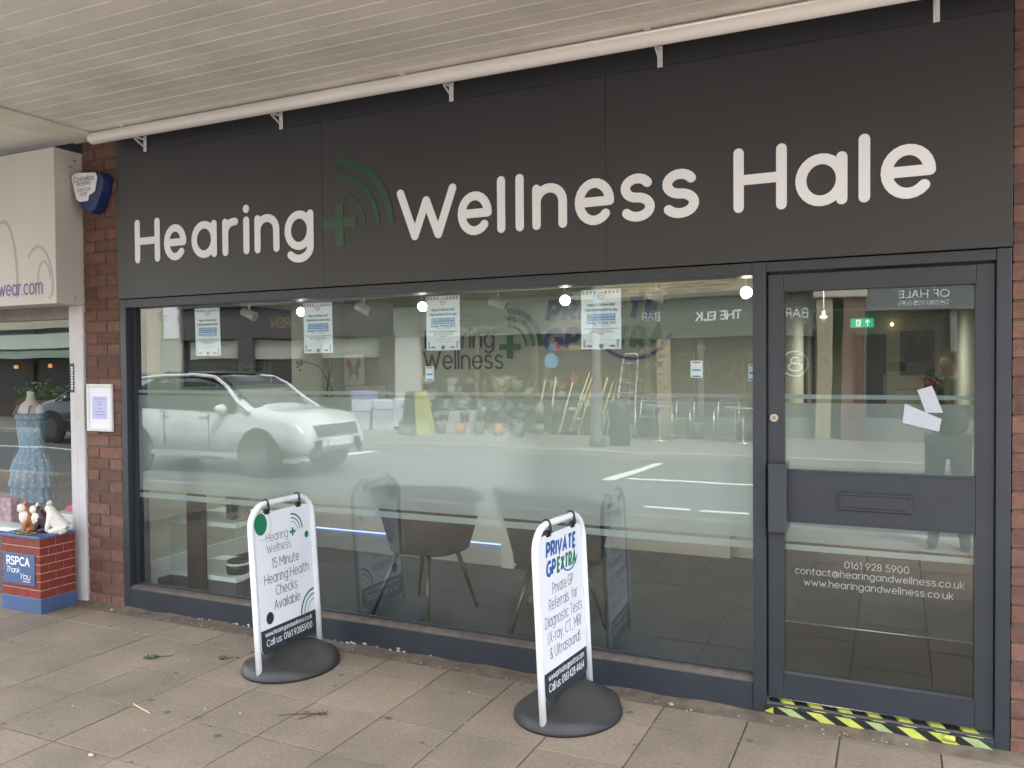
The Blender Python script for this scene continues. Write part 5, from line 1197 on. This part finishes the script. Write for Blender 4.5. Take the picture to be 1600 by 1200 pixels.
CRL = ['wide pale storage crate on the ground by the white pillar', 'shallower crate on top of the wide pale one', 'tall pale crate right of the white pillar', 'flat crate resting on the tall pale one', 'small navy crate topping the stack by the pillar', 'large light crate behind the folding board', 'low light crate right of the folding board']
for i, (x, z, wd, h, c) in enumerate(((-12.3, 0, .6, .45, (.5, .52, .6)), (-12.25, .46, .55, .3, (.55, .58, .66)), (-11.6, 0, .6, .5, (.5, .52, .6)), (-11.55, .51, .6, .25, (.62, .64, .7)), (-12.3, .77, .5, .2, (.2, .25, .45)), (-10.9, .1, .8, .7, (.6, .6, .64)), (-9.6, 0, .8, .5, (.55, .53, .58)))):
    o = box('storage_crate', x - wd / 2, x + wd / 2, FY + .7, FY + 1.2, z + .001, z + h, mat('crate%d' % i, c, .5), bevel=.02); setp(o, CRL[i], 'crate', 'crates outside the hardware shop')
t = thing('folding_board', 'dark green and yellow folding board outside the hardware shop', 'pavement sign', (-10.3, FY + 1.9, 0))
for sx, c in ((-1, (.05, .07, .06)), (1, (.42, .40, .12))):
    MB().prism([(-10.1 + sx * .32, FY + 1.6, 0), (-10.1 + sx * .04, FY + 1.6, 1.0), (-10.1 + sx * .02, FY + 1.6, 1.0), (-10.1 + sx * .28, FY + 1.6, 0)], (0, .55, 0)).build('board', mat('fold%d' % sx, c, .6), t)
MB().prism([(-10.4, FY + 2.2, 0), (-9.95, FY + 2.2, 0), (-10.05, FY + 2.15, 1.0), (-10.3, FY + 2.15, 1.0)], (0, .02, 0)).build('face', mat('fold_face', (.06, .07, .06), .6), t)
MB().prism([(-9.95, FY + 2.2, 0), (-9.55, FY + 2.2, 0), (-9.9, FY + 2.15, 1.0), (-10.05, FY + 2.15, 1.0)], (0, .02, 0)).build('face', mat('fold_face2', (.40, .40, .12), .6), t)
rnd_ = random.Random(11)
GC = [(.22, .07, .06), (.26, .26, .25), (.2, .2, .18), (.07, .10, .15), (.07, .11, .07), (.2, .16, .09), (.05, .05, .05), (.34, .34, .33)]
gm = [mat('goods%d' % i, c, .5) for i, c in enumerate(GC)]
mb = MB()
for k in range(90):
    x = rnd_.uniform(-11.0, -6.4); z = rnd_.choice([.5, .5, .72, .8, 1.0, 1.1, rnd_.uniform(.5, 1.6)]) + rnd_.uniform(0, .05); w2 = rnd_.uniform(.04, .13); h2 = rnd_.uniform(.06, .24)
    mb.box(x - w2, x + w2, FY + .03 + k * .0006, FY + .14 + k * .001, z, z + h2, rnd_.randrange(8))
for k in range(24):
    x = -11 + k * .19; mb.sphere((x, FY + rnd_.uniform(.5, 1.2), rnd_.uniform(.3, .75)), rnd_.uniform(.05, .13), 1, 1, rnd_.uniform(.5, 1.4), 8, rnd_.randrange(8))
o = mb.build('shop_goods', gm); setp(o, 'mixed household goods crowding the hardware shop window and forecourt', 'goods', kind='stuff')
# cafe chairs and tables outside the bar
SIL = mat('silver_tube', (.6, .6, .6), .3, metal=.8)
for x in (-4.9, -4.1, -3.2, -2.4):
    t = thing('cafe_chair', 'silver metal cafe chair ' + {-4.9: 'beside the pale timber post', -4.1: 'left of the bar window tables', -3.2: 'under the bar name', -2.4: 'nearest the round emblem'}[x], 'chair', (x, FY + 1, 0), 'metal chairs outside the bar')
    for sx in (-.2, .2):
        MB().path([(x + sx, FY + .75, 0), (x + sx, FY + .8, .45), (x + sx, FY + .72, .82)], .013, 6).build('leg', SIL, t); MB().tube((x + sx, FY + 1.2, 0), (x + sx, FY + 1.18, .62), .013, n=6).build('leg', SIL, t); MB().tube((x + sx, FY + .78, .62), (x + sx, FY + 1.2, .62), .012, n=6).build('arm', SIL, t)
    box('seat', x - .2, x + .2, FY + .8, FY + 1.18, .44, .455, SIL, t); 
    for z in (.6, .68, .76, .82): box('slat', x - .2, x + .2, FY + .72, FY + .735, z, z + .025, SIL, t)
for x in (-4.5, -2.8):
    t = thing('cafe_table', 'round silver cafe table ' + ('near the timber post' if x < -4 else 'near the round emblem'), 'table', (x, FY + 1.5, 0), 'metal tables outside the bar'); MB().lathe([(.3, .70), (.31, .72)], (x, FY + 1.5, 0), 20).build('table_top', SIL, t); MB().tube((x, FY + 1.5, 0), (x, FY + 1.5, .7), .025).build('column', SIL, t); MB().lathe([(.2, 0), (.03, .03)], (x, FY + 1.5, 0), 12).build('foot', SIL, t)
def shrub(x, y_, z0, z1, r, lb, nl=260):
    t = thing('potted_tree', lb, 'plant', (x, y_, 0)); MB().lathe([(.16, 0), (.2, .35)], (x, y_, 0), 14).build('pot', mat('tree_pot', (.09, .09, .09), .6), t); MB().tube((x, y_, .3), (x, y_, z1 - .2), .02, .01, n=6).build('trunk', BRWN, t)
    q = MB()
    for k in range(nl):
        a = random.uniform(0, 2 * PI); rr = r * random.random() ** .5; c = Vector((x + rr * math.cos(a), y_ + rr * .6 * math.sin(a), random.uniform(z0, z1))); e = Vector((random.uniform(-.05, .05), random.uniform(-.04, .04), random.uniform(-.03, .05))); f = Vector((random.uniform(-.03, .03), .02, random.uniform(-.02, .03)))
        q.poly([c - e, c + f, c + e, c - f])
    q.build('foliage', mat('olive_leaf', (.10, .12, .035), .6, nscale=5, namt=.4), t, fix=False)
shrub(-5.0, FY + .7, .9, 2.2, .45, 'thin olive tree in a pot left of the bar door'); shrub(-2.9, FY + .7, .6, 1.9, .4, 'potted climbing shrub by the bar window', 200); shrub(-3.9, FY + .7, 1.3, 2.1, .35, 'small arching potted shrub by the bar', 120)
shrub(-8.0, FY + .9, .9, 1.3, .35, 'dry flower display outside the hardware shop', 120)

# ------------------------------------------------------------------ cars
def car(label, x_rear, y_near, front_dir, paint, roofm, L=4.25):
    """front_dir +1 faces +x; near side at y_near (towards our shop) for +1; width 1.8"""
    t = thing('parked_car' if front_dir < 0 else 'white_car', label, 'car', (x_rear, y_near, -.115)); zz = -.115
    W = .88; yc = y_near - W
    X = lambda a: x_rear + front_dir * a
    st = [ # a, z_sill, z_mid half width, belt z, belt half, roof z, roof half
        (0.00, .52, .70, .78, .66, .84, .60), (.10, .36, .82, 1.00, .76, 1.08, .62), (.45, .30, .87, 1.04, .82, 1.46, .60), (1.2, .28, .88, 1.02, .85, 1.62, .63),
        (2.0, .28, .88, 1.02, .85, 1.62, .64), (2.45, .28, .88, 1.01, .85, 1.55, .62), (2.85, .28, .88, .985, .84, 1.22, .66), (3.15, .29, .88, 1.01, .80, 1.07, .68), (3.6, .30, .87, .98, .78, 1.03, .64), (4.0, .32, .85, .90, .76, .96, .60), (4.18, .38, .76, .72, .70, .80, .52), (4.25, .46, .68, .62, .62, .68, .45)]
    rings = []
    for a, zs, hm, zb, hb, zr, hr in st:
        h = [(hm * .93, zs), (hm, (zs + zb) / 2), (hm * .985, zb - .08), (hb, zb), (hb * .55 + hr * .45, zb * .45 + zr * .55), (hr, zr - .02), (hr * .5, zr)]
        pts = [(X(a), yc + y_, zz + z) for y_, z in h] + [(X(a), yc - y_, zz + z) for y_, z in h[::-1]]
        rings.append(pts)
    b = MB().loft(rings).build('body', [paint, mat('car_glass', (.02, .022, .025), .12, spec=.3), roofm], t)
    for f in b.data.polygons:
        c = f.center; a_ = abs(c.x - x_rear); z_ = c.z - zz
        if .25 < a_ < 3.0 and z_ > 1.10: f.material_index = 2 if z_ > 1.40 else 1
    # glasshouse panels on the near side, slightly proud
    DG = mat('car_glass', (.02, .022, .025), .12, spec=.3)
    for sgn in (1, -1):
        y0 = yc + sgn * .868; y1 = yc + sgn * .70
        for pts in ([(.55, 1.06), (.75, 1.38), (1.35, 1.46), (1.4, 1.05)], [(1.45, 1.05), (1.42, 1.465), (2.2, 1.46), (2.3, 1.03)], [(2.36, 1.03), (2.28, 1.45), (2.4, 1.42), (2.95, 1.06), (2.9, 1.02)]):
            f = lambda z: y0 + (y1 - y0) * (z - 1.0) / .5
            MB().prism([(X(a), f(z), zz + z) for a, z in pts], (0, sgn * .018, .003)).build('side_window', DG, t)
        yp = lambda z: yc + sgn * (.875 - .20 * max(0, z - 1.02) / .5)
        MB().path([(X(a), yp(z), zz + z) for a, z in ((3.22, 1.00), (2.95, 1.15), (2.62, 1.40), (2.35, 1.53), (1.9, 1.575), (1.2, 1.57), (.6, 1.51), (.3, 1.36), (.12, 1.10))], .032, 8).build('pillar_and_rail', paint, t)
        for a0_, a1_ in ((1.40, 1.44), (.62, .40)): MB().tube((X(a0_), yp(1.04), zz + 1.04), (X(a1_ if a0_ > 1 else .55), yp(1.5), zz + 1.5), .035, n=8).build('pillar', paint if a0_ < 1 else DARK, t)
        for a in (.72, 3.38):
            ar_ = MB().tube((X(a), yc + sgn * .79, zz + .36), (X(a), yc + sgn * .885, zz + .36), .42, n=28).build('wheel_arch', mat('arch_black', (.02, .02, .02), .8), t)
            wq = MB().tube((X(a), yc + sgn * .75, zz + .345), (X(a), yc + sgn * .895, zz + .345), .345, n=28).build('tyre', mat('tyre', (.025, .025, .025), .8), t); MB().tube((X(a), yc + sgn * .89, zz + .345), (X(a), yc + sgn * .905, zz + .345), .235, n=20).build('rim', mat('alloy', (.12, .12, .13), .35, metal=.7), wq)
        for a in (1.43, 2.37): MB().box(X(a), X(a + .008), yc + sgn * .868, yc + sgn * .884, zz + .42, zz + .98).build('door_seam', DARK, t)
        for a in (1.35, 2.15): MB().box(X(a), X(a + .2), yc + sgn * .862, yc + sgn * .885, zz + .90, zz + .925).build('door_handle', CHROME if front_dir > 0 else paint, t)
        MB().box(X(1.15), X(2.95), yc + sgn * .855, yc + sgn * .89, zz + .30, zz + .37).build('side_trim', mat('car_trim', (.35, .36, .37), .5) if front_dir > 0 else DARK, t)
        MB().sphere((X(2.75), yc + sgn * .98, zz + 1.06), .10, .8, 1.2, .8, n=12).build('wing_mirror', paint, t, smooth=True)
        MB().prism([(X(3.78), yc + sgn * .80, zz + .83), (X(4.10), yc + sgn * .60, zz + .80), (X(4.14), yc + sgn * .56, zz + .70), (X(3.88), yc + sgn * .81, zz + .72)], (front_dir * .05, sgn * .03, 0)).build('headlight', mat('lamp_lens', (.30, .33, .36), .1), t)
        MB().prism([(X(4.20), yc + sgn * .68, zz + .56), (X(4.25), yc + sgn * .40, zz + .56), (X(4.25), yc + sgn * .46, zz + .32), (X(4.20), yc + sgn * .60, zz + .30)], (front_dir * .03, 0, 0)).build('air_intake', DARK, t)
    MB().prism([(X(4.16), yc + .54, zz + .80), (X(4.16), yc - .54, zz + .80), (X(4.25), yc - .50, zz + .64), (X(4.25), yc + .50, zz + .64)], (front_dir * .03, 0, 0)).build('grille', mat('grille_dark', (.05, .055, .06), .4), t)
    MB().box(X(4.25), X(4.29), yc - .26, yc + .26, zz + .46, zz + .57).build('number_plate', WHITE, t)
    MB().prism([(X(2.47), yc + .60, zz + 1.50), (X(2.47), yc - .60, zz + 1.50), (X(3.12), yc - .66, zz + 1.055), (X(3.12), yc + .66, zz + 1.055)], (front_dir * .006, 0, .02)).build('windscreen', DG, t)
    MB().prism([(X(.62), yc + .55, zz + 1.515), (X(1.2), yc + .60, zz + 1.628), (X(2.3), yc + .58, zz + 1.588), (X(2.3), yc - .58, zz + 1.588), (X(1.2), yc - .60, zz + 1.628), (X(.62), yc - .55, zz + 1.515)], (0, 0, .012)).build('roof_panel', roofm, t)
    return t
CW = mat('car_white', (.60, .62, .63), .25, coat=1); CB = mat('car_black', (.05, .055, .062), .2, coat=1); RB_ = mat('car_roof_black', (.02, .02, .022), .15, coat=1)
car('white sports utility car with a black roof passing the shop', -12.25, -5.88, 1, CW, RB_)
car('dark grey car facing the other way across the road', -14.1, -8.75, -1, CB, RB_)

# ------------------------------------------------------------------ the photographer, mirrored in the door glass
ph = thing('person', 'person in a dark jacket holding up a camera before the shop', 'person', (.42, -4.05, 0))
JK = mat('dark_jacket', (.028, .030, .026), .85, nscale=20, namt=.2); TR = mat('dark_trousers', (.03, .032, .036), .9); SKN = mat('skin', (.42, .24, .17), .55, nscale=20, namt=.08); HAIR = mat('hair_brown', (.07, .045, .03), .8)
px, py = .40, -4.05
V = [(px, py, .92), (px, py, 1.10), (px, py + .01, 1.27), (px, py, 1.37), (px - .01, py + .01, 1.42),
     (px - .19, py + .02, 1.33), (px - .24, py + .14, 1.10), (px - .20, py + .27, 1.33), 
     (px + .19, py + .02, 1.33), (px + .22, py + .12, 1.10), (px - .03, py + .26, 1.36)]
E_ = [(0, 1), (1, 2), (2, 3), (3, 4), (3, 5), (5, 6), (6, 7), (3, 8), (8, 9), (9, 10)]
skin2('jacket', V, E_, [(.17, .12), (.16, .12), (.18, .12), (.10, .08), .055, .068, .05, .035, .068, .05, .035], JK, ph, 2, 0)
V = [(px, py, .92), (px - .09, py, .86), (px - .10, py + .01, .50), (px - .11, py - .01, .10), (px - .12, py + .12, .045), (px + .09, py, .86), (px + .10, py + .01, .50), (px + .12, py - .01, .10), (px + .13, py + .12, .045)]
skin2('trousers', V, [(0, 1), (1, 2), (2, 3), (3, 4), (0, 5), (5, 6), (6, 7), (7, 8)], [.13, .10, .07, .05, .04, .10, .07, .05, .04], TR, ph, 2, 0)
for sx in (-1, 1): MB().sphere((px + sx * .125, py + .07, .045), .05, .9, 2.4, .9, n=12).build('shoe', BLK, ph, smooth=True)
hc_ = Vector((px, py + .03, 1.535)); hd = Vector((-.55, .83, -.12)).normalized(); side = Vector((hd.y, -hd.x, 0)).normalized()
hm_ = MB(); rings = []
for i in range(17):
    a = PI * i / 16; zz = -math.cos(a); rr = max(math.sin(a), .02); ring = []
    jaw = 1 - .28 * max(0, -zz) 
    for k in range(24):
        b = 2 * PI * k / 24; fx, sd_ = math.cos(b), math.sin(b)
        f = .094 * rr * fx * (1.0 if fx < 0 else .96 + .0 * jaw); s = .073 * rr * sd_ * jaw
        if fx > .9 and -.35 < zz < .05: f += .020 * (1 - abs(zz + .15) / .25) if abs(zz + .15) < .25 else 0
        ring.append(hc_ + hd * f + side * s + Vector((0, 0, .115 * zz)))
    rings.append(ring)
hm_.loft(rings).build('head', SKN, ph)
MB().tube((px, py + .01, 1.36), hc_ + Vector((0, 0, -.06)), .052, .05).build('neck', SKN, ph)
hq = MB(); rr_ = []
for i in range(9):
    a = PI * (.56 + .44 * i / 8) if False else PI * (.50 + .50 * i / 8); zz = -math.cos(a); r = max(math.sin(a), .02)
    rr_.append([hc_ - hd * .022 + Vector((0, 0, .010)) + hd * (.104 * r * math.cos(b)) + side * .079 * r * math.sin(b) + Vector((0, 0, .122 * zz)) for b in [2 * PI * k / 24 for k in range(24)]])
hq.loft(rr_).build('hair', HAIR, ph)
for sx in (-1, 1):
    MB().sphere(hc_ + hd * .083 + side * sx * .031 + Vector((0, 0, .012)), .011, 1, 1, .7, n=8).build('eye', BLK, ph)
    MB().sphere(hc_ + side * sx * .074, .022, .5, 1, 1.4, n=8).build('ear', SKN, ph, smooth=True)
    gq = MB(); gq.path([hc_ + hd * .098 + side * (sx * .032 + .026 * math.cos(a)) + Vector((0, 0, .012 + .018 * math.sin(a))) for a in [2 * PI * k / 12 for k in range(13)]], .002, 5).build('spectacles', BLK, ph)
MB().box(-.024, .024, -.004, .004, -.004, .004, M=Matrix.Translation(hc_ + hd * .092 + Vector((0, 0, -.050)))).build('mouth', mat('lips', (.3, .12, .1), .6), ph)
def hand(base, out_d, up_d, lb):
    base = Vector(base); o_ = Vector(out_d).normalized(); u_ = Vector(up_d).normalized(); s_ = o_.cross(u_)
    V = [base, base + o_ * .05, base + o_ * .085]; Ee = [(0, 1), (1, 2)]; Rr = [(.028, .017), (.034, .015), (.030, .012)]
    for k, (off, ln) in enumerate(((-.026, .062), (-.009, .072), (.009, .068), (.025, .052))):
        i = len(V); V += [base + o_ * .088 + u_ * off, base + o_ * (.088 + ln * .5) + u_ * off + s_ * .012, base + o_ * (.088 + ln * .75) + u_ * off + s_ * .036]; Ee += [(2, i), (i, i + 1), (i + 1, i + 2)]; Rr += [.009, .0085, .0075]
    i = len(V); V += [base + o_ * .03 - u_ * .035, base + o_ * .065 - u_ * .055 + s_ * .02]; Ee += [(0, i), (i, i + 1)]; Rr += [.011, .009]
    skin2('hand', V, Ee, Rr, SKN, ph, 2, 0)
hand((px - .20, py + .28, 1.345), (-.2, .1, 1), (1, .3, 0), 'l'); hand((px - .06, py + .27, 1.37), (-.9, .1, .5), (0, .2, 1), 'r')
pcm = thing('compact_camera', 'small black camera held up in both hands', 'camera', (.06, -3.80, 1.55))
MB().box(-.065, .075, -3.835, -3.80, 1.50, 1.59).build('body', BLK, pcm, .008); MB().tube((0, -3.80, 1.551), (0, -3.785, 1.551), .028, n=20).build('lens', BLK, pcm)
